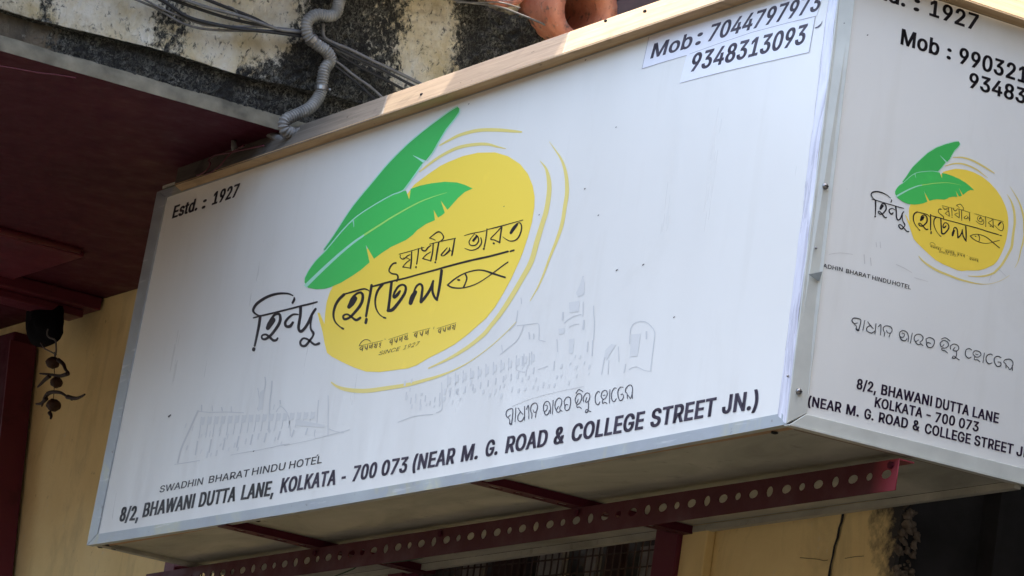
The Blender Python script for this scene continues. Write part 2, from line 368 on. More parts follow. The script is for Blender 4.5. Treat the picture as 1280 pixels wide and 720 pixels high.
b = MB(); b.box((-9.0, -2.3, 1.246), (SX+.012, WY-.001, 1.259)); b.build('ceiling', M_MARD, can, recalc=False)
b = MB(); b.box((-6.22, -2.3, 1.195), (-6.03, .70, 1.244)); b.build('ceiling_beam', M_MAR, can, bevel=.004)
b = MB(); b.box((-6.22, -2.3, 1.165), (-6.09, .66, 1.194)); b.build('ceiling_rail', M_MAR, can, bevel=.004)
b = MB(); b.box((-6.02, -2.3, 1.222), (-5.37, .33, 1.2455)); b.build('ceiling_beam', M_MAR, can, bevel=.01)
b = MB(); b.tube([(-5.35, -2.3, 1.232), (-5.35, -.2, 1.234), (-5.35, .30, 1.243)], .016, 12); b.build('ceiling_bead', M_MAR, can, True)

post = root('door_post', (-7.2, .6, -3.6), 'dark maroon painted door post standing at the far left against the wall', 'post')
a_, b_ = on((41, 470), 1, .695), on((14, 722), 1, .695); sl = (b_.x-a_.x)/(b_.z-a_.z)
X = lambda z: a_.x+sl*(z-a_.z)
b = MB(); b.slab([(-9, .6, -3.6), (X(-3.6) if False else X(-1), .6, -3.6), (X(-1), .6, -1), (X(1.19), .6, 1.16), (-9, .6, 1.16)], (0, .1, 0)); b.build('jamb', M_MARD, post, bevel=.006)
e0, e1 = X(-1), X(1.16)
b = MB(); b.slab([(e0+.012, .585, -1), (e1+.012, .585, 1.12), (e1+.002, .585, 1.12), (e0+.002, .585, -1)], (0, .11, 0)); b.build('edge_bead', M_MAR, post)

# ------------------------------------------------------------------ terracotta roof above
roof = root('tiled_roof', (-3.4, .5, 1.9), 'terracotta half-round tiles at the roof edge above the algae-black concrete', 'roof')
def tile(c, ax, R, L, name='roof_tile', arc=360, th=.02, taper=.92):
    ax = Vector(ax).normalized(); u = Vector((0, 1, 0)); u = (u-ax*u.dot(ax)).normalized(); w_ = ax.cross(u); 
    if w_.z < 0: w_ = -w_
    m = MB(); N = 26; K = 8; vs = []
    for k in range(K+1):
        t = k/K
        for rr in (R, R-th):
            for i in range(N+1):
                a = math.radians(-arc/2+90+arc*i/N); r2 = rr*(1-(1-taper)*t)*(1+.025*noise.noise(Vector((a*1.5, t*3, c[1]*9)))+.012*noise.noise(Vector((a*7, t*14, c[1]*5))))
                vs.append(Vector(c)-ax*L*t+(u*math.cos(a)+w_*math.sin(a))*r2)
    W = N+1; fs = []
    for k in range(K):
        for s_ in (0, 1):
            o0 = (k*2+s_)*W; o1 = ((k+1)*2+s_)*W
            fs += [(o0+i, o0+i+1, o1+i+1, o1+i) for i in range(N)]
    for k in (0, K): o0 = k*2*W; fs += [(o0+i, o0+i+1, o0+W+i+1, o0+W+i) for i in range(N)]
    for i in (0, N): fs += [(k*2*W+i, k*2*W+W+i, (k+1)*2*W+W+i, (k+1)*2*W+i) for k in range(K)]
    m.add(vs, fs); return m.build(name, M_TERRA, roof, True)
for i, (y, dx) in enumerate(((.885, 0), (.67, -.05), (.455, .03), (.24, -.03), (.025, .02), (-.19, 0), (-.405, -.03), (-.62, .01), (-.835, 0))):
    if i == 0: tile((-2.93, .885, 1.852), (.97, .03, -.21), .118, .62, th=.04)
    else: tile((-3.05+dx, y, 1.925+.018*(i % 3)), (.955, -.10+.02*(i % 3), -.2), .104, .62)
    if i < 8: tile((-3.60+dx, y+.03, 2.06+.012*(i % 2)), (.955, -.1, -.2), .10, .62)
b = MB()
for i in range(26):                                    # mortar and grit under the tiles
    y = -1+1.72*i/25; b.ball((-3.18+.03*random.random(), y, 1.84+.03*random.random()), .03+.025*random.random(), 8, 5, .5)
b.build('mortar', M_CONC, roof, True)
awn = root('added_tin_awning', (-2.6, .3, 2.9), 'rusty corrugated tin awning added unseen above the view to shade the sign and fascia', 'awning')  # unseen sheets added to shade the fascia and the panel's upper left
def tin(x0, x1, y0, y1, z):
    vs = []; n = int((x1-x0)/.012)
    for y in (y0, y1):
        for i in range(n+1):
            x = x0+(x1-x0)*i/n; vs.append((x, y+(.02*noise.noise(Vector((x*6, y, 0)))), z+.009*math.sin(x*83)+(y-y0)*.12))
    m = MB(); m.add(vs, [(i, i+1, n+2+i, n+1+i) for i in range(n)]); o = m.build('shading_tin_sheet', M_TIN, awn)
    s_ = o.modifiers.new('solid', 'SOLIDIFY'); s_.thickness = .002
tin(-3.6, -2.86, -1.5, .62, 1.62); tin(-3.2, -2.67, .28, .66, 2.25); tin(-2.29, -1.66, .28, .66, 2.28)

# ------------------------------------------------------------------ the signboard
sign = root('signboard', (-2.0, .35, 0), 'large white box signboard with yellow sun, green banana leaves and Bengali lettering', 'sign')
TL, TR, BL, BR = Vector((-3.947, 0, 1.152)), Vector((-.058, 0, 1.153)), Vector((-4.040, 0, .032)), Vector((-.030, 0, .030))
oTL, oTR, oBL, oBR = Vector((-4.027, 0, 1.183)), Vector((-.026, 0, 1.183)), Vector((-4.109, 0, 0)), Vector((0, 0, 0))
sag = lambda s_: -.0100*4*s_*(1-s_)
def lerp(a, c, t): return a+(c-a)*t
def strip(rows, name, mat, parent, n=40, push=0, thick=.0, sg=(0, 0)):
    """sheet between two lines (each two ends), optionally sagging"""
    (a0, a1), (b0, b1) = rows; vs = []; 
    for (p, q), s_ in (((a0, a1), sg[0]), ((b0, b1), sg[1])):
        for i in range(n+1):
            t = i/n; v_ = lerp(Vector(p), Vector(q), t); v_.z += sag(t)*s_; v_.y -= push; vs.append(v_)
    fs = [(i, i+1, n+2+i, n+1+i) for i in range(n)]
    if thick:
        N = len(vs); vs += [v_+Vector((0, thick, 0)) for v_ in vs]
        fs = fs+[tuple(N+k for k in f[::-1]) for f in fs]+[(i+1, i, N+i, N+i+1) for i in range(n)]+[(n+1+i, n+2+i, N+n+2+i, N+n+1+i) for i in range(n)]
        fs += [(0, n+1, N+n+1, N), (n+1+n, n, N+n, N+n+1+n)]
    return mesh(name, vs, fs, mat, parent, recalc=bool(thick))
front = strip(((BL, BR), (TL, TR)), 'front_panel', M_VINYL, sign, 60, 0, 0, (1, 0))
# aluminium trim round the long face
strip(((oBL, oBR), (BL+Vector((0, 0, 0)), BR+Vector((0, 0, 0)))), 'aluminium_trim', M_ALU, sign, 60, .004, .02, (1, 1))
strip(((oBL, BL), (oTL, TL)), 'aluminium_trim', M_ALU, sign, 1, .005, .02)
strip(((TL, TR), (oTL, oTR)), 'aluminium_trim', M_ALU, sign, 1, .003, .02)
# the sun-bleached tape over the near corner: front half and side half, slightly uneven
def corner(name, pts, n, mat, axis):
    vs = []
    for j in range(n+1):
        t = j/n
        for p0, p1, d in pts:
            v_ = lerp(Vector(p0), Vector(p1), t); v_[1-axis] += 0
            v_[axis] += -(d+.0025*noise.noise(Vector((t*14, d*90, axis)))) if axis == 1 else (d+.0025*noise.noise(Vector((t*14, d*90, 5))))
            vs.append(v_)
    m_ = len(pts); return mesh(name, vs, [(j*m_+i, j*m_+i+1, (j+1)*m_+i+1, (j+1)*m_+i) for j in range(n) for i in range(m_-1)], mat, sign, True, True)
S0, S1 = on((972, 518), 1, 0), on((1037.5, -20), 1, 0)
E0, E1 = Vector((0, 0, .0)), on((1052.5, -20), 1, 0); E1 = Vector((E1.x, 0, E1.z))
corner('corner_tape', [(S0, S1, .0005), (lerp(S0, E0, .3), lerp(S1, E1, .3), .006), (lerp(S0, E0, .55), lerp(S1, E1, .55), .003), (lerp(S0, E0, .8), lerp(S1, E1, .8), .009), (E0, E1, .008)], 70, M_TAPE, 1)
# side face
sq = lambda px, d=0: on(px, 0, d)
SD = 1.28
sA, sB = sq((1007.5, 519)), sq((1280, 587)); kb = (sB.z-sA.z)/(sB.y-sA.y)
sT = sq((1070, -36)); tz = 1.147
sideb = lambda y: sA.z+(y-sA.y)*kb
side = mesh('side_panel', [(0, sA.y, sideb(sA.y)), (0, SD, sideb(SD)), (0, SD, tz), (0, sT.y, tz)], [(0, 1, 2, 3)], M_VINYL_SIDE, sign, recalc=False)
oA, oB = Vector((0, 0, .002)), Vector((0, SD, .016))
b = MB(); b.slab([(.002, 0, .0), (.002, SD, .014), (.002, SD, sideb(SD)+.001), (.002, sA.y*.9, sideb(sA.y)+.001)], (.006, 0, 0)); b.build('side_trim', M_CREAMSTRIP, sign, bevel=.0015)
b = MB(); b.slab([(-.012, -.004, -.004), (-.012, SD, .009), (.014, SD, .009), (.014, -.004, -.004)], (0, 0, .0035)); b.build('side_trim_lip', M_CREAMSTRIP, sign)
V0, V1 = sq((1007, 517)), sq((1069.5, -20))
b = MB(); b.slab([(.001, -.009, .0), (.001, V0.y, V0.z), (.001, V1.y, V1.z), (E1.x+.001, -.009, E1.z)], (.005, 0, 0)); b.build('corner_strip', M_CREAMSTRIP, sign, bevel=.0015)
b = MB(); b.slab([sq((1010.5, 343), .010), sq((1027.5, 339.5), .007), sq((1023.5, 352), .007)], (.002, 0, 0)); b.build('lifted_tape_flap', simple('grey_tape', (.26, .29, .28), .6), sign)
for px in ((998.5, 489.5), (1031.5, 233)):
    c = sq(px, .006); m_ = MB()
    m_.tube([c, c+Vector((.003, 0, 0)), c+Vector((.006, 0, 0))], [.0085, .008, .004], 14); s_ = m_.build('screw', M_STEEL, sign, True)
    m_ = MB(); m_.box(c+Vector((.0062, -.006, -.0012)), c+Vector((.0068, .006, .0012))); m_.build('slot', M_INK, s_)
for px, ax in (((1020, 310), 0), ((985, 470), 1)):
    c = on(px, ax, .006 if ax == 0 else -.01); m_ = MB(); m_.ball(c, .0035, 8, 6); m_.build('rivet', M_STEEL, sign, True)
# body: back, far end, top and underside
b = MB(); b.slab([(-4.09, .015, .005), (-4.01, .015, 1.17), (-4.01, WY-.02, 1.17), (-4.09, WY-.02, .005)], (.02, 0, 0)); b.build('end_panel', M_ALU, sign)
b = MB(); b.box((-4.0, .0, 1.19), (-.01, WY-.03, 1.2)); b.build('top_board', M_BOARD, sign)
b = MB(); b.box((-4.05, .005, .012), (-.004, WY-.03, .02)); b.build('underside_board', M_BOARD, sign)
strip((((-4.10, .003, .004), (-.003, .003, .004)), ((-4.06, .048, .004), (-.05, .048, .004))), 'bottom_batten', M_WOODD, sign, 30, 0, 0, (.8, .0))
b = MB(); b.slab([(-.05, .05, .002), (-.003, .006, .002), (-.003, WY-.03, .0115), (-.05, WY-.03, .0115)], (0, 0, .006)); b.build('bottom_batten', M_WOODDY, sign)
b = MB(); b.box((-4.08, .012, -.001), (-4.04, WY-.02, .011)); b.build('bottom_batten', M_BOARD, sign)
b = MB(); b.box((-4.05, WY-.032, -.008), (-.003, WY-.012, .010)); b.build('rear_batten', M_BOARD, sign)
b = MB()
for px in ((125, 684), (134, 681.5), (142, 686), (322, 651), (968, 541)):
    c = on(px, 2, .0); b.ball((c.x, c.y, .0), .010, 8, 5, .3, (1, 1, .3))
b.build('old_screw_holes', M_SOOT, sign)
# planed wood along the top: a leaning fascia that overhangs the faces
def fascia(name, a0, a1, b0, b1, mat, segs):
    """profile (outer low, inner high) at both ends -> board"""
    for i, (t0, t1) in enumerate(segs):
        P = [lerp(Vector(a0), Vector(a1), t0), lerp(Vector(a0), Vector(a1), t1), lerp(Vector(b0), Vector(b1), t1), lerp(Vector(b0), Vector(b1), t0)]
        m_ = MB(); m_.slab(P, (0, .022, .012) if 'front' in name else (-.022, 0, .012)); m_.build('fascia_board', mat, sign, bevel=.0015)
fascia('front', (-3.79, -.05, 1.156), (.05, -.05, 1.151), (-3.90, 0, 1.246), (0, 0, 1.246), M_WOODG, ((0, .372),))  # left board, darkened by colour for the shade there
fascia('front', (-3.79, -.05, 1.156), (.05, -.05, 1.151), (-3.90, 0, 1.246), (0, 0, 1.246), M_WOODM, ((.3735, .645),))  # middle board, shade put into its duller colour
fascia('front', (-3.79, -.05, 1.156), (.05, -.05, 1.151), (-3.90, 0, 1.246), (0, 0, 1.246), M_WOOD, ((.6465, 1),))
for px_ in ((806, 14), (757, 26), (527, 118)):
    c = on(px_, 1, -.03); m_ = MB(); m_.ball(c+Vector((0, 0, 0)), .0042, 8, 6, .5, (1.6, 1, 1)); m_.build('nail', M_SOOT, sign)
fascia('side', (.05, -.05, 1.151), (.05, SD, 1.146), (0, 0, 1.246), (0, SD, 1.242), M_WOODY, ((0, 1),))
b = MB(); b.slab([(-3.80, -.049, 1.157), (.049, -.049, 1.153), (-.0, -.001, 1.186), (-3.86, -.001, 1.186)], (0, .0, .004)); 
b = MB(); b.slab([(-3.79, -.048, 1.1565), (.048, -.048, 1.1515), (-.002, -.004, 1.1535), (-3.83, -.004, 1.1555)], (0, 0, .006)); b.build('fascia_soffit', M_WOOD, sign)
b = MB(); b.slab([(.004, .0, 1.1485), (.048, -.048, 1.1515), (.048, SD, 1.1465), (.004, SD, 1.1455)], (0, 0, .006)); b.build('fascia_soffit', M_WOODY, sign)
b = MB(); b.slab([(-3.84, .03, 1.205), (-.04, .03, 1.205), (-.04, SD, 1.205), (-3.84, WY, 1.205)], (0, 0, .03)); b.build('top_deck', M_BOARD, sign)

# ------------------------------------------------------------------ flat print on the two faces
class Sheet:
    def __init__(s, axis, parent):
        s.axis = axis; s.parent = parent; s.k = 0
        s.sl = (lambda x: -.207+(x-160)*.0001) if axis == 1 else (lambda x: -.124)
    def at(s, px, lay): return on(px, s.axis, -lay*.0001-.0004 if s.axis == 1 else lay*.0001+.0004)
    def poly(s, name, pts, lay, mat, parent=None):
        bm = bmesh.new(); vs = [bm.verts.new(s.at(p, lay)) for p in pts]; es = [bm.edges.new((vs[i], vs[(i+1) % len(vs)])) for i in range(len(vs))]
        bmesh.ops.triangle_fill(bm, edges=es, use_beauty=True); me = bpy.data.meshes.new(name); bm.to_mesh(me); bm.free()
        me.materials.append(mat); o = bpy.data.objects.new(name, me); COL.objects.link(o); put(o, parent or s.parent); return o
    def strokes(s, name, lst, lay, mat, mp=None, parent=None, sub=5, ws=1.0, round_=True):
        """each stroke: list of (x, y, width) in photo measure; drawn as ribbons with round ends"""
        V = []; F = []
        mp = mp or (lambda p: p)
        for si, st in enumerate(lst):
            st = cat(st, sub) if len(st) > 2 else [tuple(map(float, q)) for q in st]
            Q = [(*mp((q[0], q[1])), q[2]*ws) for q in st]; L = lay+.12*(si % 5)
            for i, q in enumerate(Q):
                a = Q[max(i-1, 0)]; c = Q[min(i+1, len(Q)-1)]; dx, dy = c[0]-a[0], c[1]-a[1]; n = math.hypot(dx, dy) or 1
                nx, ny = -dy/n*q[2]/2, dx/n*q[2]/2
                V += [s.at((q[0]+nx, q[1]+ny), L), s.at((q[0]-nx, q[1]-ny), L)]
            b0 = len(V)-2*len(Q); F += [(b0+2*i, b0+2*i+1, b0+2*i+3, b0+2*i+2) for i in range(len(Q)-1)]
            if round_:
                for j, q in enumerate((Q[0], Q[-1])):
                    n0 = len(V); V += [s.at((q[0]+q[2]/2*math.cos(a), q[1]+q[2]/2*math.sin(a)), L+.05+.03*j) for a in [k*math.pi/5 for k in range(10)]]
                    F.append(tuple(range(n0, n0+10)))
        return mesh(name, V, F, mat, parent or s.parent, recalc=False)
    def text(s, name, words, lay, mat, bold=(.05, .028), slant=0, parent=None):
        """words: (string, left baseline, right baseline, cap height left, cap height right); a mesh per word"""
        for wd in words:
            t, Lp, Rp, h0, h1 = wd[:5]; sl_ = wd[5] if len(wd) > 5 else slant
            nat = natural(t)
            cond = max(.3, (math.dist(Lp, Rp)/((h0+h1)/2)-(2+.9*(len(t)-1))*bold[0])/nat)
            vs, fs, _ = glyphs(t, bold, cond); x0 = min(v_[0] for v_ in vs); x1 = max(v_[0] for v_ in vs); V = []
            for x, q in vs:
                u = (x-x0)/(x1-x0); h = (h0+(h1-h0)*u)*q
                bx, by = Lp[0]+(Rp[0]-Lp[0])*u, Lp[1]+(Rp[1]-Lp[1])*u
                V.append(s.at((bx-(s.sl(bx)-sl_)*h, by-h), lay))
            mesh(name, V, fs, mat, parent or s.parent, recalc=False)
# lettering outlines of a plain grotesque (advance, 'x,y x,y ...|next contour'), cap height 509
GLY = {'S':(447,'224,-9 188,-7 156,-1 128,9 102,23 81,40 64,60 51,83 42,109 38,137 104,137 108,118 114,102 123,88 136,76 150,66 166,59 185,53 204,50 224,49 246,50 267,54 286,60 303,69 317,79 329,92 338,106 344,122 346,139 344,154 340,168 332,179 322,189 310,197 296,205 245,222 184,239 145,253 112,269 86,289 67,313 56,341 52,372 54,400 62,425 75,448 92,468 113,484 138,498 165,508 195,514 227,516 259,514 289,508 316,498 340,484 360,468 377,449 390,427 398,403 401,378 337,378 332,402 320,421 302,437 280,449 254,456 225,459 204,457 185,454 167,448 152,440 139,430 129,418 121,405 117,391 115,376 117,359 122,345 131,334 142,324 155,315 169,308 212,293 264,279 312,264 328,256 344,248 359,238 372,226 384,213 395,198 402,180 407,161 408,139 406,112 399,87 386,64 370,43 349,25 323,11 294,0 261,-7'),
'W':(686,'155,0 16,509 82,509 163,196 175,145 187,94 197,40 189,40 200,94 211,145 224,196 306,509 380,509 462,196 474,145 486,94 497,40 488,40 499,94 510,145 523,196 603,509 670,509 530,0 455,0 368,323 351,391 336,475 350,475 335,395 318,323 230,0'),
'A':(480,'16,0 201,509 276,509 463,0 395,0 287,302 264,372 232,478 245,478 213,371 191,302 85,0|110,142 110,199 370,199 370,142'),
'D':(502,'219,0 96,0 96,57 215,57 254,60 288,68 318,81 343,99 363,122 379,149 390,181 397,216 399,255 397,294 390,329 379,361 364,388 344,410 320,428 291,441 258,449 221,452 93,452 93,509 225,509 273,505 315,495 353,478 385,455 412,426 433,391 449,351 458,306 462,255 458,205 449,159 433,119 411,83 384,54 351,31 312,14 268,3|125,509 125,0 60,0 60,509'),
'H':(517,'60,0 60,509 125,509 125,289 392,289 392,509 457,509 457,0 392,0 392,232 125,232 125,0'),
'I':(185,'60,0 60,509 125,509 125,0'),
'N':(523,'60,0 60,509 136,509 343,183 363,151 388,107 414,55 405,54 401,108 399,157 399,195 399,509 463,509 463,0 387,0 202,290 177,331 148,381 108,452 119,454 122,384 124,328 125,291 125,0'),
'B':(456,'60,0 60,509 241,509 274,507 304,501 329,491 350,477 367,461 381,442 390,421 396,398 398,374 397,353 393,336 387,320 378,307 368,295 356,286 343,278 329,272 315,267 315,262 331,260 347,254 363,245 378,234 391,220 402,203 411,184 416,161 418,136 416,111 410,88 400,67 386,48 368,31 344,18 317,8 284,2 247,0|125,57 245,57 281,60 309,67 330,80 344,96 353,115 355,137 354,153 350,169 342,184 333,197 320,209 306,218 289,225 269,229 248,231 125,231|125,285 238,285 256,287 273,290 288,296 302,304 314,314 323,326 330,340 335,355 336,372 333,393 326,412 313,429 294,442 270,449 240,452 125,452'),
'R':(449,'60,0 60,509 236,509 273,506 305,500 333,489 356,473 376,455 390,433 401,408 407,381 409,352 407,323 401,296 390,271 376,250 356,232 333,217 305,206 273,200 236,198 96,198 96,255 234,255 258,256 280,260 298,267 313,276 325,287 334,300 340,316 344,333 345,352 344,371 340,389 334,405 325,419 313,430 298,440 279,446 258,451 233,452 125,452 125,0|353,0 230,229 303,229 428,0'),
'T':(449,'32,452 32,509 417,509 417,452 257,452 257,0 193,0 193,452'),
'U':(517,'259,-8 220,-6 186,2 154,15 126,33 103,55 85,80 71,108 63,140 60,173 60,509 124,509 124,178 126,155 132,133 141,113 153,95 169,80 187,68 208,59 232,53 259,52 285,53 309,59 331,68 349,80 364,95 377,113 385,133 391,155 393,178 393,509 457,509 457,173 454,140 446,108 433,80 414,55 391,33 363,15 332,2 297,-6'),
'O':(533,'267,-7 225,-3 186,7 150,25 119,49 92,79 70,115 53,157 44,203 40,254 44,305 53,352 70,393 92,429 119,459 150,484 186,501 225,512 267,516 309,512 348,501 384,484 415,459 442,429 464,393 480,352 490,305 493,254 490,203 480,157 464,115 442,79 415,49 384,25 348,7 309,-3|267,53 296,55 324,63 349,76 372,94 392,116 408,144 420,176 428,213 430,254 428,295 420,332 408,365 392,392 372,415 349,433 324,446 296,453 267,456 237,453 210,445 184,433 161,415 142,392 125,364 113,332 106,295 103,254 106,213 113,176 125,144 142,117 161,94 184,76 210,63 237,55'),
'L':(393,'60,0 60,509 125,509 125,57 361,57 361,0'),
'E':(419,'60,0 60,509 372,509 372,452 125,452 125,286 355,286 355,229 125,229 125,57 375,57 375,0'),
'K':(467,'104,145 104,216 139,261 174,303 212,344 364,509 448,509 231,276 228,276|60,0 60,509 125,509 125,334 124,225 125,193 125,0|372,0 188,259 228,309 449,0'),
'M':(628,'60,0 60,509 152,509 277,187 287,159 299,123 311,84 322,49 307,49 318,83 330,121 342,158 352,187 476,509 568,509 568,0 504,0 504,291 504,327 505,369 506,413 507,457 513,457 498,409 482,363 467,322 456,291 342,0 286,0 170,291 159,321 145,361 129,408 112,457 119,457 120,416 121,372 122,328 122,291 122,0'),
'G':(520,'269,-7 225,-3 185,7 149,25 118,49 91,79 69,116 53,157 43,203 40,254 43,305 53,352 69,393 91,429 117,459 149,484 184,501 223,512 265,516 291,514 316,510 340,504 363,494 384,483 403,469 421,453 436,436 449,416 460,395 468,373 474,349 408,349 402,365 395,379 387,393 378,406 368,417 356,427 344,436 330,443 315,448 300,453 283,455 265,456 236,453 209,445 183,432 160,414 141,392 125,364 113,332 106,295 103,254 106,213 113,177 125,145 141,117 161,95 184,76 210,63 238,56 269,53 296,55 322,61 345,71 365,85 382,102 396,123 407,147 413,173 415,202 434,199 283,199 283,256 478,256 478,200 475,160 466,124 451,91 431,62 406,38 377,19 344,5 308,-4'),
'C':(510,'267,-7 225,-3 186,7 150,25 119,49 92,79 70,115 53,157 44,203 40,254 44,305 53,352 70,393 92,429 119,459 150,484 186,501 225,512 267,516 293,514 317,511 340,504 362,496 383,485 402,471 419,456 435,438 448,418 459,397 467,373 473,348 408,348 404,365 397,380 389,395 380,407 369,418 357,428 344,437 330,444 315,449 300,453 284,455 267,456 237,453 209,445 184,432 161,414 141,391 125,364 113,332 106,295 103,254 106,213 113,177 125,145 141,117 161,94 184,76 210,63 237,56 267,53 284,54 300,56 315,60 330,65 344,72 357,81 369,90 380,102 389,114 397,128 404,144 408,160 473,160 467,135 459,112 448,91 435,71 420,53 402,38 383,24 363,13 341,5 317,-2 293,-6'),
'J':(396,'185,-7 143,-2 106,11 75,33 52,63 38,100 33,145 33,173 98,173 98,145 100,117 108,93 122,74 139,61 160,53 185,50 209,53 230,61 248,74 261,93 269,117 272,145 272,509 336,509 336,145 332,100 318,63 294,33 263,11 227,-2'),
'&':(448,'197,-7 165,-5 136,1 110,12 88,26 69,42 54,62 43,84 36,108 34,133 36,154 40,173 47,189 58,205 70,220 85,235 140,279 216,335 237,352 255,375 259,384 261,394 262,405 260,420 255,434 245,445 233,454 219,459 201,461 189,460 178,457 168,453 159,447 151,440 145,431 141,421 138,411 137,399 138,386 141,375 145,363 169,327 204,284 438,0 364,0 171,231 121,293 108,310 96,327 87,344 81,361 77,379 75,398 77,420 82,440 91,458 102,474 117,488 134,499 154,507 176,512 200,513 224,512 246,507 266,499 283,488 297,475 308,459 317,442 322,424 324,404 323,389 320,375 315,362 309,349 301,336 291,325 256,293 154,217 135,202 121,188 110,174 103,161 98,146 97,131 98,115 102,101 109,87 118,76 130,66 143,57 158,51 175,48 193,46 213,48 232,52 251,59 269,69 286,81 301,95 315,112 327,131 336,151 343,174 348,198 349,224 408,224 406,194 403,167 397,144 389,124 380,107 371,92 345,62 333,47 315,30 294,17 271,7 246,-1 221,-5'),
'0':(453,'227,-7 191,-3 158,7 130,24 105,48 85,77 69,113 57,155 50,202 48,254 50,306 57,353 69,395 85,431 106,461 130,484 159,502 191,512 227,516 262,512 295,502 323,484 348,461 368,431 384,395 396,353 403,306 405,254 403,202 396,155 384,113 368,77 348,48 323,24 295,7 263,-3|227,50 250,52 271,60 290,74 306,92 320,116 330,144 338,176 342,213 344,254 342,295 338,332 330,365 320,393 306,416 290,435 271,449 250,457 227,460 203,457 182,449 163,435 147,416 134,393 123,365 115,332 111,295 109,254 111,213 115,176 123,144 134,116 147,92 163,74 182,60 203,52'),
'1':(453,'76,0 76,55 391,55 391,0|276,509 276,0 212,0 212,448 209,448 86,358 86,427 198,509'),
'2':(453,'64,0 64,47 234,229 282,282 294,298 303,312 311,327 316,341 319,356 320,371 319,389 315,405 308,419 298,431 287,441 273,449 258,455 241,458 224,460 205,458 188,454 172,447 159,438 148,427 139,413 132,398 128,381 127,362 66,362 68,391 75,418 86,442 102,464 121,482 143,496 168,507 196,513 225,516 254,513 281,507 306,497 328,482 346,465 361,445 372,423 379,398 381,372 380,354 377,336 371,318 363,299 351,280 336,259 267,180 153,60 153,57 389,57 389,0'),
'3':(453,'218,-7 188,-5 159,1 133,10 108,22 88,38 70,57 57,79 48,104 44,132 109,132 112,115 118,100 126,87 137,76 150,66 165,59 182,54 200,51 219,50 239,51 258,55 275,61 291,69 304,80 315,93 323,108 328,125 329,145 328,163 323,180 316,196 306,211 292,223 275,234 254,241 229,246 201,248 157,248 157,299 288,448 288,452 70,452 70,509 372,509 372,461 211,278 211,289 247,290 279,286 308,276 333,262 354,244 371,222 383,198 391,173 393,145 390,116 383,90 370,66 354,45 333,27 309,12 281,2 251,-5'),
'4':(453,'40,105 40,158 247,509 311,509 109,166 109,163 413,163 413,105|282,0 282,121 282,146 282,318 343,318 343,0'),
'5':(453,'221,-7 192,-5 165,1 140,11 118,25 99,41 83,60 71,82 63,105 60,130 122,130 125,115 130,102 138,89 148,78 160,68 173,60 188,54 204,51 221,50 241,51 259,56 276,64 291,75 304,89 314,104 322,122 326,141 328,162 326,183 321,203 314,221 303,237 290,251 275,262 257,270 238,275 218,277 201,276 184,273 167,268 152,262 139,255 128,246 67,253 96,509 366,509 366,452 151,452 134,301 136,301 148,311 162,318 178,325 194,330 212,333 229,334 252,332 274,328 294,321 313,311 330,299 345,285 358,269 370,251 379,231 386,210 390,187 391,163 388,132 381,102 369,76 352,52 332,32 309,15 282,3 253,-4'),
'6':(453,'226,-7 196,-4 168,3 142,15 119,31 100,51 84,74 73,101 66,130 64,162 65,187 71,212 80,239 93,268 112,302 137,340 252,509 322,509 151,261 145,261 151,270 157,279 165,288 174,295 184,302 196,307 208,311 221,313 235,314 265,312 291,305 316,295 337,280 355,262 370,240 380,215 387,187 389,157 387,127 379,98 368,73 352,50 333,30 310,14 284,3 257,-4|226,48 245,50 263,55 279,63 293,73 304,86 314,101 322,119 326,137 327,157 326,178 322,196 314,213 304,228 293,241 279,251 263,259 245,264 226,265 207,264 190,259 174,252 160,241 148,229 138,214 131,197 126,179 125,158 126,138 131,119 138,102 148,86 160,73 174,63 190,55 207,50'),
'7':(453,'97,0 323,448 323,452 62,452 62,509 391,509 391,449 165,0'),
'8':(453,'226,-7 193,-5 163,1 136,11 111,25 91,42 74,62 62,84 54,109 52,135 53,156 58,176 65,195 75,212 87,228 101,241 117,252 134,260 153,265 153,267 129,276 109,289 93,308 80,330 73,354 70,380 73,405 79,429 90,450 106,469 124,485 146,498 170,508 197,514 226,516 255,514 282,508 306,498 328,485 346,469 361,450 373,429 379,405 382,380 379,354 372,330 359,308 343,289 323,276 300,267 300,265 319,260 335,252 351,241 365,228 377,212 387,195 395,176 399,156 401,135 398,109 391,84 378,62 362,42 341,25 317,11 289,1 259,-5|226,49 248,50 267,54 285,60 300,69 313,79 323,91 331,106 335,121 337,139 335,157 330,173 322,189 312,202 298,213 283,223 265,230 247,234 226,235 206,234 187,230 169,223 154,213 140,202 130,189 122,173 117,157 115,139 117,121 121,106 129,91 139,79 152,69 167,60 185,54 205,50|226,290 244,291 260,294 274,300 287,308 298,318 307,330 314,344 318,359 319,376 318,392 314,407 308,420 299,432 288,442 275,449 260,455 244,459 226,460 208,459 192,455 177,449 164,442 153,432 145,420 138,407 134,392 133,376 134,359 138,344 145,330 154,318 165,308 178,300 193,294 209,291'),
'9':(453,'226,516 256,513 285,506 310,494 333,478 352,458 368,434 380,408 387,378 389,347 387,322 382,296 373,270 359,240 340,207 315,168 200,0 130,0 301,248 307,248 302,238 295,229 287,221 278,214 268,207 257,202 245,198 232,195 218,195 188,197 161,203 137,214 116,229 98,247 83,269 72,294 66,321 64,352 66,382 73,411 85,436 101,459 120,479 143,494 168,506 196,513|226,460 207,459 190,454 174,446 160,435 148,423 138,407 131,390 127,372 125,352 127,331 131,313 138,295 148,280 160,268 174,257 190,250 207,245 226,243 245,245 263,249 279,257 293,267 305,280 314,295 322,312 326,330 327,350 326,371 322,390 314,407 305,422 293,435 279,446 263,454 245,459'),
'/':(249,'235,533 71,-76 14,-76 178,533'),
',':(188,'38,-119 68,71 137,71 84,-119'),
'-':(453,'337,244 337,188 114,188 114,244'),
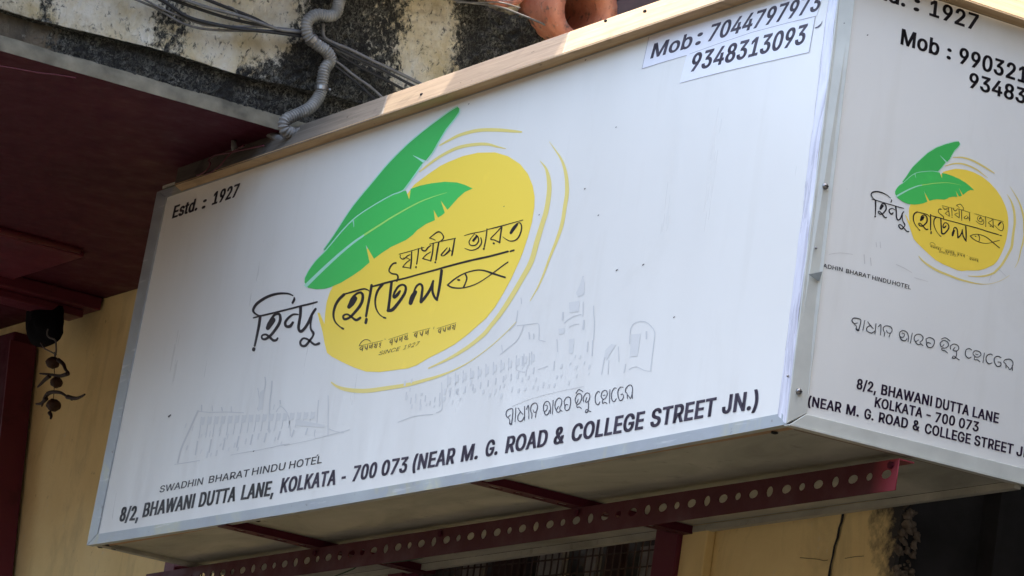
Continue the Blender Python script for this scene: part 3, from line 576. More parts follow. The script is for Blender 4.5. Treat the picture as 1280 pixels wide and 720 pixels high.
'(':(273,'89,207 90,244 94,283 101,324 109,364 119,403 132,441 145,477 160,510 177,539 236,539 219,503 204,466 191,428 179,390 169,351 161,313 156,276 152,241 151,207 152,176 155,145 160,115 167,83 177,50 188,16 202,-19 218,-57 236,-96 177,-96 160,-66 145,-36 132,-6 121,24 111,55 103,85 97,116 93,146 90,176'),
')':(273,'37,-96 56,-56 72,-18 86,18 97,52 106,85 113,116 118,147 121,177 122,207 121,241 117,276 112,313 104,351 94,390 82,428 69,466 54,503 37,539 97,539 113,510 128,477 142,441 154,403 164,364 173,323 179,283 183,244 184,207 183,176 180,145 176,115 170,84 161,53 152,23 140,-7 127,-37 113,-67 97,-96'),
'.':(188,'95,-4 83,-3 73,1 63,9 55,18 51,29 50,41 51,53 55,64 63,73 73,81 83,85 95,87 107,85 118,81 128,73 135,64 140,53 141,41 140,29 135,18 128,9 118,1 107,-3'),
':':(188,'95,-4 83,-3 73,1 63,9 55,18 51,29 50,41 51,53 55,64 63,73 73,81 83,85 95,87 107,85 118,81 128,73 135,64 140,53 141,41 140,29 135,18 128,9 118,1 107,-3|95,271 83,272 73,277 63,284 55,294 51,304 50,316 51,328 55,339 63,349 73,356 83,360 95,362 107,360 118,356 128,349 135,339 140,328 141,316 140,304 135,294 128,284 118,277 107,272'),
's':(365,'182,-8 157,-7 133,-3 112,3 93,12 76,24 62,38 50,54 41,73 36,94 94,107 101,87 111,72 124,60 141,52 160,47 181,45 206,47 227,53 244,62 258,74 265,88 268,103 266,115 262,126 254,136 243,144 229,150 212,155 149,170 118,180 92,192 72,208 58,227 50,249 47,274 49,295 55,314 65,332 79,347 95,360 115,370 137,378 161,383 187,384 212,383 234,379 254,372 271,363 286,352 299,339 309,324 318,308 324,290 268,277 262,291 254,304 243,316 228,325 210,331 187,333 166,331 147,326 131,317 119,305 111,292 109,277 110,264 115,253 124,243 136,235 152,229 172,223 229,209 261,200 287,187 306,171 320,153 328,131 331,107 329,85 323,65 312,47 298,31 281,18 260,6 236,-2 210,-7'),
't':(227,'204,379 204,327 6,327 6,379|65,471 126,471 126,98 127,83 130,70 136,61 144,55 156,51 170,50 185,51 202,54 213,2 192,-3 168,-4 138,-1 113,7 92,21 77,41 68,64 65,93'),
'd':(424,'195,-8 165,-6 137,3 111,16 89,34 70,57 55,84 43,116 36,151 34,189 36,227 43,261 55,293 70,320 89,342 112,361 137,374 165,382 196,384 218,383 237,379 253,373 267,364 278,355 287,346 306,319 311,319 311,509 372,509 372,0 313,0 313,59 307,59 287,31 277,21 266,12 252,4 236,-3 217,-7|205,47 226,49 246,55 263,65 278,78 290,95 299,115 306,138 310,162 312,189 310,216 306,241 300,263 290,282 278,299 263,312 246,322 227,328 205,330 182,328 162,322 145,311 130,298 118,281 108,261 102,239 98,215 96,189 98,163 102,139 109,117 118,97 130,80 145,66 162,55 182,49'),
'o':(415,'207,-8 174,-5 144,3 117,16 93,35 72,58 56,85 44,116 37,150 34,187 37,225 44,260 56,291 72,318 93,341 117,360 144,374 174,382 207,384 241,382 271,374 299,360 323,341 343,318 359,291 371,260 379,225 381,187 379,150 371,116 359,85 343,58 323,35 299,16 271,3 241,-5|207,46 231,49 252,55 270,66 285,80 298,97 307,117 314,139 318,163 319,187 318,212 314,236 307,258 298,278 285,296 270,310 252,321 231,328 207,330 184,328 163,321 145,310 130,296 118,278 108,258 102,236 98,212 96,187 98,163 102,139 108,117 118,97 130,80 145,66 163,55 184,49'),
'b':(424,'229,-8 208,-7 189,-3 172,4 159,12 147,21 138,31 118,59 112,59 112,0 53,0 53,509 114,509 114,319 118,319 137,346 147,355 158,364 171,373 188,379 207,383 229,384 259,382 287,374 313,361 335,342 354,320 370,293 381,261 388,227 390,189 388,151 381,116 370,84 355,57 336,34 313,16 288,3 260,-6|220,47 242,49 262,55 279,66 294,80 306,97 316,117 323,139 327,163 328,189 327,215 323,239 316,261 307,281 295,298 280,311 262,322 243,328 220,330 198,328 178,322 161,312 147,299 134,282 125,263 118,241 114,216 113,189 114,162 118,138 125,115 135,95 147,78 162,65 179,55 198,49'),
'Y':(472,'203,0 203,208 16,509 91,509 192,344 222,292 250,230 224,230 251,293 280,344 381,509 455,509 268,208 268,0')}
GC = {}
for ch_, (adv_, cs_) in GLY.items(): GC[ch_] = (adv_, [[tuple(map(int, q.split(','))) for q in c.split(' ')] for c in cs_.split('|')])
def area(P): return sum(P[i-1][0]*P[i][1]-P[i][0]*P[i-1][1] for i in range(len(P)))/2
def inside(p, P):
    r = False
    for i in range(len(P)):
        (x0, y0), (x1, y1) = P[i-1], P[i]
        if (y0 > p[1]) != (y1 > p[1]) and p[0] < (x1-x0)*(p[1]-y0)/(y1-y0)+x0: r = not r
    return r
SGN = 1 if area(GC['H'][1][0]) > 0 else -1
def natural(t):
    x = 0; lo = None
    for ch_ in t:
        if ch_ == ' ': x += .42; continue
        xs = [q[0]/509 for c in GC[ch_][1] for q in c]; lo = min(xs) if lo is None else lo; hi = x+max(xs); x += GC[ch_][0]/509
    return hi-lo
def glyphs(t, bold, cond):
    """triangles of a word: squeezed by cond, then emboldened (bold = (x, y) in cap heights)"""
    V = []; F = []; x = 0
    for ci, ch_ in enumerate(t):
        if ch_ == ' ': x += .42*cond; continue
        adv_, cs_ = GC[ch_]; outs = []; holes = []
        for c in cs_:
            Q = [(q[0]/509*cond, q[1]/509) for q in c]; Q = [q for i, q in enumerate(Q) if math.dist(q, Q[i-1]) > 1e-4]
            (outs if area(c)*SGN > 0 else holes).append(Q)
        for o_ in outs:
            cu = bpy.data.curves.new('t', 'CURVE'); cu.dimensions = '2D'; cu.fill_mode = 'BOTH'
            for P_ in [o_]+[h for h in holes if inside(h[0], o_)]:
                sp = cu.splines.new('POLY'); sp.points.add(len(P_)-1); sp.use_cyclic_u = True
                for i, q in enumerate(P_): sp.points[i].co = (q[0], q[1], 0, 1)
            to = bpy.data.objects.new('t', cu); me = to.to_mesh()
            n0 = len(V); V += [(v_.co.x+x, v_.co.y) for v_ in me.vertices]; F += [tuple(n0+i for i in pl.vertices) for pl in me.polygons]
            bpy.data.objects.remove(to); bpy.data.curves.remove(cu)
        if bold[0] > 0:
            for P_ in outs+holes:
                for i in range(len(P_)):
                    a, b_ = P_[i-1], P_[i]; dx, dy = b_[0]-a[0], b_[1]-a[1]; L_ = math.hypot(dx, dy); dx /= L_; dy /= L_
                    ex, ey = dx*bold[0]*.8, dy*bold[1]*.8; nx, ny = -dy*bold[0], dx*bold[1]; n0 = len(V)
                    V += [(a[0]-ex+nx+x, a[1]-ey+ny), (a[0]-ex-nx+x, a[1]-ey-ny), (b_[0]+ex-nx+x, b_[1]+ey-ny), (b_[0]+ex+nx+x, b_[1]+ey+ny)]; F.append((n0, n0+1, n0+2, n0+3))
        x += adv_/509*cond+bold[0]*.9
    return V, F, 1.0
FS = Sheet(1, front); SS = Sheet(0, side)
def Z(ox, oy, s_=8): return lambda L: [(ox+p[0]/s_, oy+p[1]/s_, (p[2] if len(p) > 2 else 8)/s_) for p in L]

# -- logo shapes (measured on the long face)
SUNP = [(416,358),(425,345),(450,322),(480,285),(505,248),(517.5,231),(533.7,218.7),(550,207.5),(560,202.5),(578.7,195),(597.5,190.8),(618.7,190.4),(635,195.2),(650,205),(660,217.5),(666,232.5),(668.3,246),(668,259),(665,277.5),(660,296),(653.7,315),(648.7,327.5),(638.7,349),(628.7,367.5),(618.7,384),(607.5,398),(600,404.5),(582.5,420),(567.5,431),(551,440),(535,448),(521,456.5),(510,460.5),(490,463),(475,465),(457.5,464.5),(442.5,459.4),(427.5,452.5),(415,446),(408.7,441),(405.5,428),(403.2,415),(399,400),(396.8,391),(399.5,391),(403,399),(405.5,405),(406.5,391),(408.2,378),(411.5,367)]
LEAF1 = [(380.6,353),(381,346),(386,337.5),(395,325),(407.5,312.3),(427.5,288.4),(442.5,273.5),(452.5,265.5),(471,254),(490,243.4),(507.5,238),(511.5,249.5),(513.4,236),(525,232),(540,229),(556,227.2),(571,228),(581,231),(590.8,235.6),(581,240),(572.5,247.5),(565,256),(559.4,262.3),(551,250.8),(556,266),(552.5,269),(547.5,272),(542,262),(543.7,275.2),(532.5,280),(521,288),(516,293.6),(507.5,300),(488.7,308.7),(477.5,316),(467.5,323.5),(457.2,306),(462,328),(451,337.5),(440,345),(426,353.5),(412.5,359.2),(406,361),(395,361.6),(385,359.8)]
LEAF2 = [(571.9,133.5),(560,141),(535,159.4),(510,180),(485,205),(465,228.7),(440,259.4),(431,271),(417.5,293.7),(404.4,313),(407.5,312),(427.5,288.2),(440,275.2),(452.5,265),(471,253.6),(490,243),(503.7,237.6),(515,222.5),(527.5,205),(529.5,203),(516.5,194.6),(532.3,200.8),(540,191),(547.5,177.5),(557.5,161),(567.5,148.7),(573.6,140),(574.2,135.5)]
def logo(S, mp, k, pre):
    P = lambda L: [mp(p) for p in L]
    S.poly('sun_disc', P(SUNP), 1, M_YEL)
    T = lambda L: [(p[0], p[1], p[2]) for p in L]
    rings = [[(549,182,1.5),(563.7,174,3),(576,168.3,3.8),(597.5,163,4.3),(620,162.4,4.4),(640,163.8,3.6),(652.5,165,2)],
             [(524,215,1.5),(540,202.5,3),(555,192.7,3.6),(572.5,184.6,4),(591,180.8,4),(608.7,180.2,3.6),(622.5,183.7,2),(632.5,185.8,.8)],
             [(675,201,.6),(682.5,211,3),(686,225,5.4),(686.3,240,5.8),(683,262.5,6),(677.5,281,6),(671,302.5,6.4),(663.7,327.5,6.4),(650,352.5,6),(637.5,373.7,6),(625,392.5,5.4),(612,409,5),(605,417.5,5),(588.7,431,4.6),(573.7,441,4.2),(557.5,450,3),(535,460.5,1.5)],
             [(686.5,177,.5),(693.7,187,1.5),(702.5,201,3),(707.5,218.7,4.4),(708.7,240,5),(706,258.7,4.8),(702.5,280,4.6),(696,300,4),(687.5,321,3),(675,353.7,2),(662.5,376,.8)],
             [(413.7,477.5,1.5),(422.5,483.7,3.5),(437.5,487.6,5),(458.7,488.4,5.4),(483.7,485,5),(508.7,481,4.6),(530,475.5,4),(550,469.5,3),(570,461.3,1.6),(588.7,451,1),(612,434,.9),(632,416,.8),(645,402.5,.7)]]
    S.strokes('brush_ring', rings, 1, M_YEL2, mp, ws=k, round_=False)
    S.poly('banana_leaf', P(LEAF2), 2.5, M_GREEN2); S.poly('banana_leaf', P(LEAF1), 3.5, M_GREEN)
    S.strokes('leaf_edge', [[(572,132.6,1.2),(560,140,1.4),(535,158.6,1.4),(510,179.2,1.4),(485,204.2,1.4),(465,228,1.4),(440,258.6,1.2),(417.5,292.9,1),(404,312,1)],
        [(574.6,136,1),(573.9,141,1.4),(568,149.5,1.6),(558,162,1.5),(548,178.5,1.4),(541,191.5,1),(533.5,201.5,1)], [(527.5,206,1.6),(515.5,223,1.6),(504.5,237.6,1.4),(490,243.6,1.2),(471,254.2,1.2),(452.5,265.8,1.2),(441,274.8,1.4),(427.5,288.6,1.4),(407.5,312.4,1.2),(395,325.2,1),(386,337.5,.8),(380.6,348,.7)],
        [(516.3,194.3,.5),(523,198,1.8),(530.5,202.5,3.4)], [(441.3,275,2),(442,279,1.2),(442.2,284,.5)]], 4.2, M_MINT, mp, ws=k, round_=False)
    S.strokes('leaf_rib', [[(381.5,358,4.2),(400,340,3.8),(420,321.4,3.2),(440,304.5,2.6),(455,293.9,2.2)]], 4.2, M_MINT, mp, ws=k, round_=False)
    S.strokes('leaf_rib', [[(455,293.9,2.2),(475,281,2),(492.5,270,1.7),(521,254.2,1.4),(540,246.5,.9),(558.7,240.6,.4)]], 4.3, M_LIME, mp, ws=k, round_=False)
    A = Z(300, 350); B = Z(400, 320); C = Z(480, 260); D = Z(560, 260); E_ = Z(520, 320)
    big = [A([(525,228,22),(540,200,24),(543,178,16)]), A([(528,155,12),(480,136,17),(400,134,22),(320,150,26),(240,185,28),(170,235,28),(138,280,26),(132,312,22),(160,342,18),(205,362,14)]),
        A([(135,378,14),(210,358,17),(330,330,18),(450,300,18),(600,262,18),(700,238,18),(770,219,16)]), A([(202,362,28),(190,450,28),(168,560,24),(146,658,20)]), A([(138,688,34),(136,698,34)]),
        A([(330,400,52),(300,440,56),(278,480,42)]), A([(272,480,22),(300,410,24),(345,350,24),(388,340,24),(403,372,28),(393,430,30),(350,500,28),(300,560,26),(250,592,24),(220,583,20),(222,555,18),(258,545,20),(295,570,24),(330,602,26),(360,602,24),(376,582,18)]),
        A([(605,268,30),(603,350,28),(590,430,28),(585,480,28),(603,515,28),(640,490,28),(680,430,28),(722,340,26),(755,290,24)]), A([(580,345,14),(530,345,20),(480,382,24),(452,425,26),(462,462,28),(500,462,30),(528,425,24)]),
        A([(718,365,18),(706,430,18),(708,490,20),(732,528,26),(728,560,18),(700,600,22),(655,655,26),(615,655,24),(602,620,22),(630,585,20),(670,590,20),(710,620,22),(750,646,22),(790,634,26)]),
        B([(232,384,14),(330,357,18),(430,330,18),(468,335,14),(492,350,8)]), B([(240,385,30),(185,440,28),(148,510,26),(134,590,22),(150,655,16),(190,700,13),(215,716,11)]), B([(217,719,18),(232,727,20)]),
        B([(350,425,48),(318,470,56),(290,508,40)]), B([(284,510,20),(315,430,22),(365,378,22),(408,366,24),(428,400,28),(412,475,30),(355,555,28),(295,615,24),(245,632,24),(232,600,20),(270,582,18),(310,605,20),(360,640,26),(402,618,26)]),
        B([(516,292,26),(498,400,26),(478,500,26),(460,602,22)]), B([(464,632,28),(457,668,28)]),
        B([(512,308,16),(600,285,20),(660,268,20),(740,247,18),(850,222,17),(1000,180,17),(1150,140,18),(1280,103,19),(1500,46,20),(1700,2,20),(1880,-46,18)]), B([(1904,-47,17),(1938,-58,18)]),
        B([(625,285,26),(575,350,24),(552,440,20),(560,520,16),(592,580,12),(632,612,10)]), B([(636,614,18),(656,620,16)]),
        B([(716,262,26),(705,350,28),(694,450,28),(682,540,30)]), B([(680,545,32),(725,535,34),(790,460,30),(845,375,28),(858,315,24),(832,288,20),(790,300,22),(755,345,22),(735,395,24),(745,412,30),(775,385,32),(800,350,20)]),
        B([(758,70,18),(733,75,16),(703,108,16),(690,150,14),(720,176,15),(765,184,16),(780,212,18),(768,250,18)]),
        B([(955,360,36),(925,410,48),(905,470,40)]), B([(902,485,14),(925,400,16),(960,310,20),(1000,280,22),(1024,310,24),(1018,380,26),(1008,455,28)]), B([(1010,460,30),(1060,400,28),(1108,320,28),(1132,250,22)]), B([(1130,262,18),(1125,350,24),(1145,410,26),(1170,440,22)]), B([(1216,145,28),(1203,250,28),(1187,350,26),(1168,438,22)])]
    for q in (big[:10], big[10:]): S.strokes('calligraphy_word', q, 5, M_INK, mp, ws=k)
    small = [C([(150,462,7),(250,435,9),(310,418,8)]), C([(165,470,9),(163,495,11),(195,512,11),(232,480,12),(262,466,9)]), C([(276,440,14),(274,520,16),(264,602,16)]), C([(192,500,8),(232,500,8),(262,520,8)]), C([(188,588,10),(225,545,12),(262,518,10)]), C([(188,590,12),(225,594,10),(262,602,8)]),
        C([(345,408,14),(338,480,14),(326,560,14)]), C([(320,588,18),(318,596,16)]), C([(305,418,7),(350,405,8),(400,395,6)]), C([(378,392,12),(380,418,16),(412,428,16),(440,395,16),(470,372,8)]), C([(388,502,10),(425,465,12),(465,440,10)]), C([(386,505,12),(425,516,11),(465,528,10)]), C([(492,352,14),(486,440,16),(466,528,16)]),
        C([(548,340,16),(532,430,18),(518,520,16)]), C([(512,540,18),(512,546,18)]), C([(455,300,10),(500,264,13),(542,238,15),(575,252,12),(596,290,14),(580,320,13),(545,342,12)]), C([(455,300,10),(490,310,9),(512,322,8)]), C([(455,362,8),(540,340,9),(620,322,10),(715,303,10)]),
        C([(632,398,10),(590,445,14),(572,470,14),(590,478,10),(625,455,18),(652,425,18),(655,398,10)]), C([(707,305,14),(692,400,18),(678,472,18)]), C([(655,420,8),(690,440,8)]),
        C([(803,276,6),(870,256,9),(950,240,9),(1020,226,7)]), C([(870,300,9),(850,340,12),(866,372,12),(915,370,13),(945,330,14),(938,285,12),(915,268,9)]), C([(925,285,22),(893,325,26)]), C([(968,298,12),(975,345,14),(942,398,14),(875,423,11),(808,404,7)]), C([(870,300,7),(905,258,8)]),
        C([(1030,210,14),(1018,310,14),(1002,390,14)]), C([(998,405,20),(996,410,20)]), C([(1028,216,8),(1150,186,12),(1280,150,9),(1389,120,8)]), C([(1172,192,12),(1120,250,12),(1066,308,12),(1105,320,12),(1158,346,14)]), C([(1177,192,16),(1165,270,16),(1156,346,16)]), C([(1096,352,22),(1099,354,22)]),
        D([(688,165,26),(655,205,36),(628,248,28)]), D([(685,155,7),(722,150,12),(736,200,15),(712,280,16),(672,322,14),(618,330,11),(575,308,8),(548,288,6)])]
    for q in (small[:19], small[19:]): S.strokes('calligraphy_word', q, 5.8, M_INK, mp, ws=k*.92)
    fish = [E_([(315,290,14),(380,235,14),(460,185,13),(540,155,13),(620,140,14),(690,148,16),(760,172,20),(830,195,18),(890,213,18)]), E_([(315,290,16),(360,314,16),(440,321,13),(520,308,12),(610,275,11),(700,220,10),(790,155,12),(870,95,13),(918,62,13)]), E_([(492,178,16),(508,220,16),(494,270,14),(476,312,16)]), E_([(418,238,16),(434,240,18)])]
    S.strokes('fish_drawing', fish, 5, M_INK, mp, ws=k)
    # little tagline: a run of small Bengali letters hanging from a head line
    random.seed(3); tg = []
    G = Z(430, 390)
    tg.append(G([(150,340,7),(175,300,8),(215,275,8),(255,285,8),(262,300,6)]))
    for x0, x1, y0, y1 in ((150, 385, 340, 290), (445, 640, 275, 215), (690, 860, 205, 165), (930, 1120, 165, 110)):
        n = max(3, int((x1-x0)/44)); tg.append(G([(x0, y0, 4), (x1, y1-4, 4)]))
        for i in range(n):
            x = x0+(x1-x0)*(i+.15)/n; y = y0+(y1-y0)*(i+.15)/n; r_ = lambda a: random.uniform(-a, a)
            mo = (i*7+int(x0)) % 5
            if mo == 0: tg.append(G([(x+24, y+4, 7), (x+4+r_(5), y+26+r_(4), 9), (x+14, y+40+r_(5), 9), (x+26, y+24, 7)]))
            elif mo == 1: tg.append(G([(x+4, y+14, 8), (x+18, y+12, 9), (x+16, y+30, 9), (x+4, y+34, 8), (x+14, y+48, 8), (x+28, y+44, 7)]))
            elif mo == 2: tg.append(G([(x+6, y+10, 8), (x+10, y+34, 10), (x+22, y+40, 9), (x+28, y+18, 8)]))
            elif mo == 3: tg.append(G([(x+26, y+10, 8), (x+8, y+20, 9), (x+20, y+30, 9), (x+8, y+46, 9)])); tg.append(G([(x+16, y+56, 8), (x+18, y+57, 8)]))
            else: tg.append(G([(x+8, y+12, 7), (x+6, y+40, 9), (x+18, y+30, 8), (x+22, y+12, 8)]))
            if mo != 3: tg.append(G([(x+34, y, 8), (x+30, y+28, 8), (x+25, y+50+r_(6), 7)]))
    tg += [G([(408,270,6),(414,272,6)]), G([(640,262,7),(636,276,7)]), G([(900,150,5),(896,170,5)])]
    S.strokes('tagline', tg, 5, ink(pre+'_brown_ink', (.09, .055, .02)), mp, ws=k*.9)
logo(FS, lambda p: p, 1.0, 'front')
FS.text('since_line', [('SINCE', (472.8, 444.2), (498.5, 438.3), 5.2, 5.2), ('1927', (503.5, 437.2), (522.5, 431.9), 5.6, 5.6)], 5, ink('brown_ink', (.10, .065, .02)), (.0, .0), .28)

# affine map long face -> side face, from matching points of the two logos
def affine(src, dst):
    import numpy as np
    A = np.array([[x, y, 1] for x, y in src]); Bm = np.array(dst); K, *_ = np.linalg.lstsq(A, Bm, rcond=None)
    return lambda p: (K[0][0]*p[0]+K[1][0]*p[1]+K[2][0], K[0][1]*p[0]+K[1][1]*p[1]+K[2][1])
mpS = affine([(572,134),(383,359.5),(590.6,235.6),(631,346.5),(317,397),(475,465),(668,250),(312,437),(653.7,275)],
             [(1205,178.6),(1120.6,245),(1220.8,241),(1243.7,308.5),(1086,247),(1193,333.5),(1254.5,262),(1086.5,270),(1250.5,279)])
logo(SS, mpS, .50, 'side')
SS.text('since_line', [('SINCE 1927', (1173.5, 315.5), (1197.5, 321.5), 2.6, 2.6)], 5, ink('brown_ink_side', (.16, .11, .03)), (0, 0), 0)

# -- Latin lettering, long face
FS.text('address_line', [('8/2,', (148.5,651.6), (172.5,649.5), 17, 17), ('BHAWANI', (177.5,646.4), (241.5,634.4), 17.2, 17.4), ('DUTTA', (247.5,633.6), (293.5,626), 17.5, 17.8), ('LANE,', (300.5,624.6), (341.5,618.8), 17.8, 18)], 5, M_INK)
FS.text('address_line', [('KOLKATA', (349.5,616.2), (419,605.3), 18, 18.3), ('-', (425.5,605), (430.8,604), 18, 18), ('700', (439.5,601.5), (469.5,596), 18.5, 18.6), ('073', (475.5,594.8), (508,589.6), 18.6, 18.8),
    ('(NEAR', (514.5,588), (567.5,578.8), 18.8, 19.4), ('M.', (575.5,577), (597,573), 19.4, 19.4), ('G.', (605.5,571), (621.5,567.5), 19.6, 19.6), ('ROAD', (631,566.2), (683,557), 20, 20.6), ('&', (691,556), (704.5,553), 20.6, 20.6), ('COLLEGE', (713,551.8), (803.5,535.6), 20.8, 21.6), ('STREET', (812,534), (893,519), 21.8, 22.2), ('JN.)', (901.5,517), (946.5,510.5), 22.4, 22.6)], 5, M_INKP)
FS.text('hotel_name_line', [('SWADHIN', (199,615.8), (252.8,605.4), 8.3, 8.6), ('BHARAT', (260.4,604), (310.4,595.4), 8.7, 9), ('HINDU', (314.4,594.2), (355.6,587), 9, 9.2), ('HOTEL', (360.8,586), (401.8,578.6), 9.2, 9.4)], 5, M_INK, (.018, .012))
FS.text('established_line', [('Estd.', (214.8,273), (246.3,262.2), 15.2, 15.2), (':', (251.8,261), (256.5,259.5), 15, 15), ('1927', (264.5,256.2), (297,244.8), 15.6, 15.8)], 5, M_INK, (.05, .03), .02)
FS.poly('sticker', [(811.5,46.5), (802.6,85.8), (858.7,69.2), (940,41.5), (1020.5,20), (1031,-12)], 3.2, M_STICK)
FS.poly('sticker', [(858.7,68.4), (849.5,104), (906,89), (1011,65.2), (1018.5,21.2), (940,40.4)], 4.2, M_STICK)
FS.strokes('sticker_edge', [[(811.2,46,.5),(802.4,86,.6)],[(802.4,86,.6),(830,77.3,.6),(858.7,69,.5)],[(862,67.5,.5),(940,40.4,.6),(1019.5,20.1,.7)],[(849.5,104,.4),(906,89.3,.6),(1011,65.4,.7)],[(1011.2,65.2,.7),(1015,44,.6),(1019,21,.5)]], 4.7, M_LINE, round_=False, sub=2)
FS.text('phone_line', [('Mob', (812.8,73), (863.5,58.8), 18, 18.8, .13), (':', (868.5,56.5), (875.5,54.5), 20, 20, .13), ('7044797973', (884,51.8), (1023.5,12.2), 20.5, 22.5, .16)], 5.4, M_INKP, (.045, .03))
FS.text('phone_line', [('9348313093', (861.5,89.8), (1005,53.8), 22, 24, .12)], 5.6, M_INKP, (.045, .03))
FS.strokes('old_digit_tail', [[(1019,35,1.2),(1023,33.2,2),(1026.5,29.5,1),(1027.5,26.5,.4)]], 5, M_INKP)
# -- Latin lettering, side face
SS.text('established_line', [('Estd.', (1072,-11), (1131.5,8.3), 19, 19), (':', (1141.7,12.3), (1149,14.3), 19, 19), ('1927', (1161.5,18.6), (1222,38.5), 19, 19.3)], 5, M_INK, (.05, .03), -.02)
SS.text('phone_line', [('Mob', (1125.5,54.6), (1173.5,69.5), 18.6, 18.8), (':', (1183,72.5), (1188.5,74.6), 17.6, 17.6), ('990321', (1198,78), (1283.5,104.4), 18.8, 19.0)], 5, M_INK, (.048, .028), -.02)
SS.text('phone_line', [('9348313093', (1210.5,108.3), (1355,152), 17.8, 18.3)], 5, M_INK, (.048, .028), -.02)
SS.text('hotel_name_line', [('ADHIN', (1028.5,334.2), (1053.2,339.4), 4.8, 4.8), ('BHARAT', (1057.2,340.8), (1087.6,348.2), 4.8, 4.8), ('HINDU', (1090,349.4), (1113.2,355), 5, 5), ('HOTEL', (1115.2,355.6), (1138.4,361.8), 5, 5)], 5, M_INK, (.03, .02))
SS.text('address_line', [('8/2,', (1070.3,485.5), (1095,491.2), 12.2, 12.2), ('BHAWANI', (1101,492.7), (1164.5,507.6), 12.2, 12.2), ('DUTTA', (1169.2,509), (1211,519.4), 12.2, 12.2), ('LANE', (1215.3,520.6), (1248,529), 12, 12)], 5, M_INKP, (.048, .028), -.01)
SS.text('address_line', [('KOLKATA', (1093,508.2), (1152.7,522), 11.8, 11.8), ('-', (1157.5,523.5), (1163,525), 12, 12), ('700', (1168.5,527), (1193.2,532.4), 11.8, 11.8), ('073', (1198,533.8), (1223,539.6), 11.8, 11.8)], 5, M_INKP, (.048, .028), -.01)
SS.text('address_line', [('(NEAR', (1009.5,507), (1051.3,515.6), 12, 12), ('M.', (1057.3,517.2), (1073.4,520.8), 12, 12), ('G.', (1079.8,522.5), (1091.8,525.6), 12, 12), ('ROAD', (1098,527.3), (1134.5,535.4), 12, 12), ('&', (1140.3,536.5), (1149.3,539.2), 12, 12), ('COLLEGE', (1155.4,541), (1212.8,555), 12, 12), ('STREET', (1217.3,556), (1266,567.6), 12, 12), ('JN.)', (1270,569), (1298,575.5), 12, 12)], 5, M_INKP, (.048, .028), -.01)

# -- Odia line: traced once on the side face, carried to the long face
O_ = Z(1040, 380); Q_ = Z(1120, 400)
od = [O_([(215,190,9),(200,165,10),(215,142,10),(260,145,10),(288,160,9),(280,215,10),(262,262,12),(240,250,9),(245,225,8),(225,200,8),(205,185,7)]), O_([(240,245,10),(268,265,12)]), O_([(225,195,7),(255,190,7)]), O_([(328,165,8),(310,262,8)]),
    O_([(358,178,8),(385,215,9),(412,245,9)]), O_([(385,215,8),(350,235,9),(352,270,9),(395,290,10),(428,270,8)]), O_([(440,197,8),(430,298,8)]), O_([(462,228,8),(490,208,9),(485,310,7)]),
    O_([(520,275,9),(512,240,9),(540,218,9),(585,228,9),(602,260,9),(585,290,8),(555,285,8),(545,262,6)]), O_([(528,282,8),(522,320,8)]), O_([(585,290,8),(570,330,8)]),
    O_([(760,375,8),(765,330,9),(750,285,9),(710,265,9),(678,285,9),(680,325,10),(715,330,8),(725,300,8),(700,290,7)]), O_([(680,325,10),(700,362,12),(735,365,11),(750,345,8)]), O_([(803,290,8),(785,388,8)]),
    O_([(910,415,8),(880,385,8),(905,360,9),(910,330,9),(880,303,9),(840,308,9),(822,340,9),(835,375,9),(865,360,7)]), O_([(835,380,9),(860,405,9),(890,400,7)]), O_([(940,350,8),(975,335,9),(1018,355,10),(1022,395,9),(1000,432,10),(965,432,9),(945,405,10),(960,385,10),(985,395,8)]), O_([(940,350,8),(945,385,9)]),
    Q_([(455,190,8),(495,178,9),(540,210,9)]), Q_([(450,265,9),(442,230,9),(475,205,9),(515,220,9),(525,255,9),(495,280,8),(462,280,9),(460,300,8),(490,308,9),(515,330,8)]), Q_([(480,245,7),(465,262,8),(450,270,6)]),
    Q_([(545,290,9),(545,260,9),(580,240,9),(618,255,9),(628,285,8),(605,310,10),(570,300,9),(590,275,7)]), Q_([(605,310,9),(605,350,9),(590,382,11),(562,378,9),(578,360,7),(610,385,9),(632,398,9)]),
    Q_([(755,300,8),(735,285,9),(700,300,9),(695,350,10),(725,382,10),(752,370,8)]), Q_([(790,365,9),(770,335,9),(790,308,9),(832,315,9),(850,345,9),(825,370,8),(790,370,9),(785,395,8),(815,398,9),(840,418,8)]), Q_([(795,340,7),(820,345,7)]), Q_([(884,330,8),(870,425,8)]),
    Q_([(965,350,8),(940,340,9),(905,362,9),(903,410,10),(930,438,10),(960,428,8)]), Q_([(1050,375,8),(1015,362,9),(985,380,10),(985,420,9),(1010,462,10),(1048,455,9),(1045,425,8),(1020,420,8)]),
    Q_([(1100,480,8),(1098,440,8),(1078,420,9),(1095,395,9),(1140,392,9),(1168,420,9),(1165,460,8),(1140,495,8),(1120,470,7),(1098,450,7)]), Q_([(1162,455,8),(1165,505,8)])]
SS.strokes('odia_lettering', od, 5, ink('dark_slate_ink', (.035, .04, .05)), sub=4)
mpO = affine([(1064.5,402),(1066,412),(1180,388.5+18),(1265,463),(1266,448),(1122,428),(1141,433.5),(1157,420.5)], [(632.8,519),(635,528),(719,496.5),(794,497),(793.5,486),(677.5,520),(692,518),(705,504)])
mpO = affine([(1064.5,401),(1267,463),(1122.5,415),(1136.5,428.5),(1078,395+18),(1197.5,448.5),(1227,440)], [(633.5,519),(794,497),(677.5,508),(688,518.5),(643,527),(736,514),(758,487)])
FS.strokes('odia_lettering', od, 5, ink('dark_slate_ink_front', (.04, .04, .06)), mpO, sub=4, ws=.95)

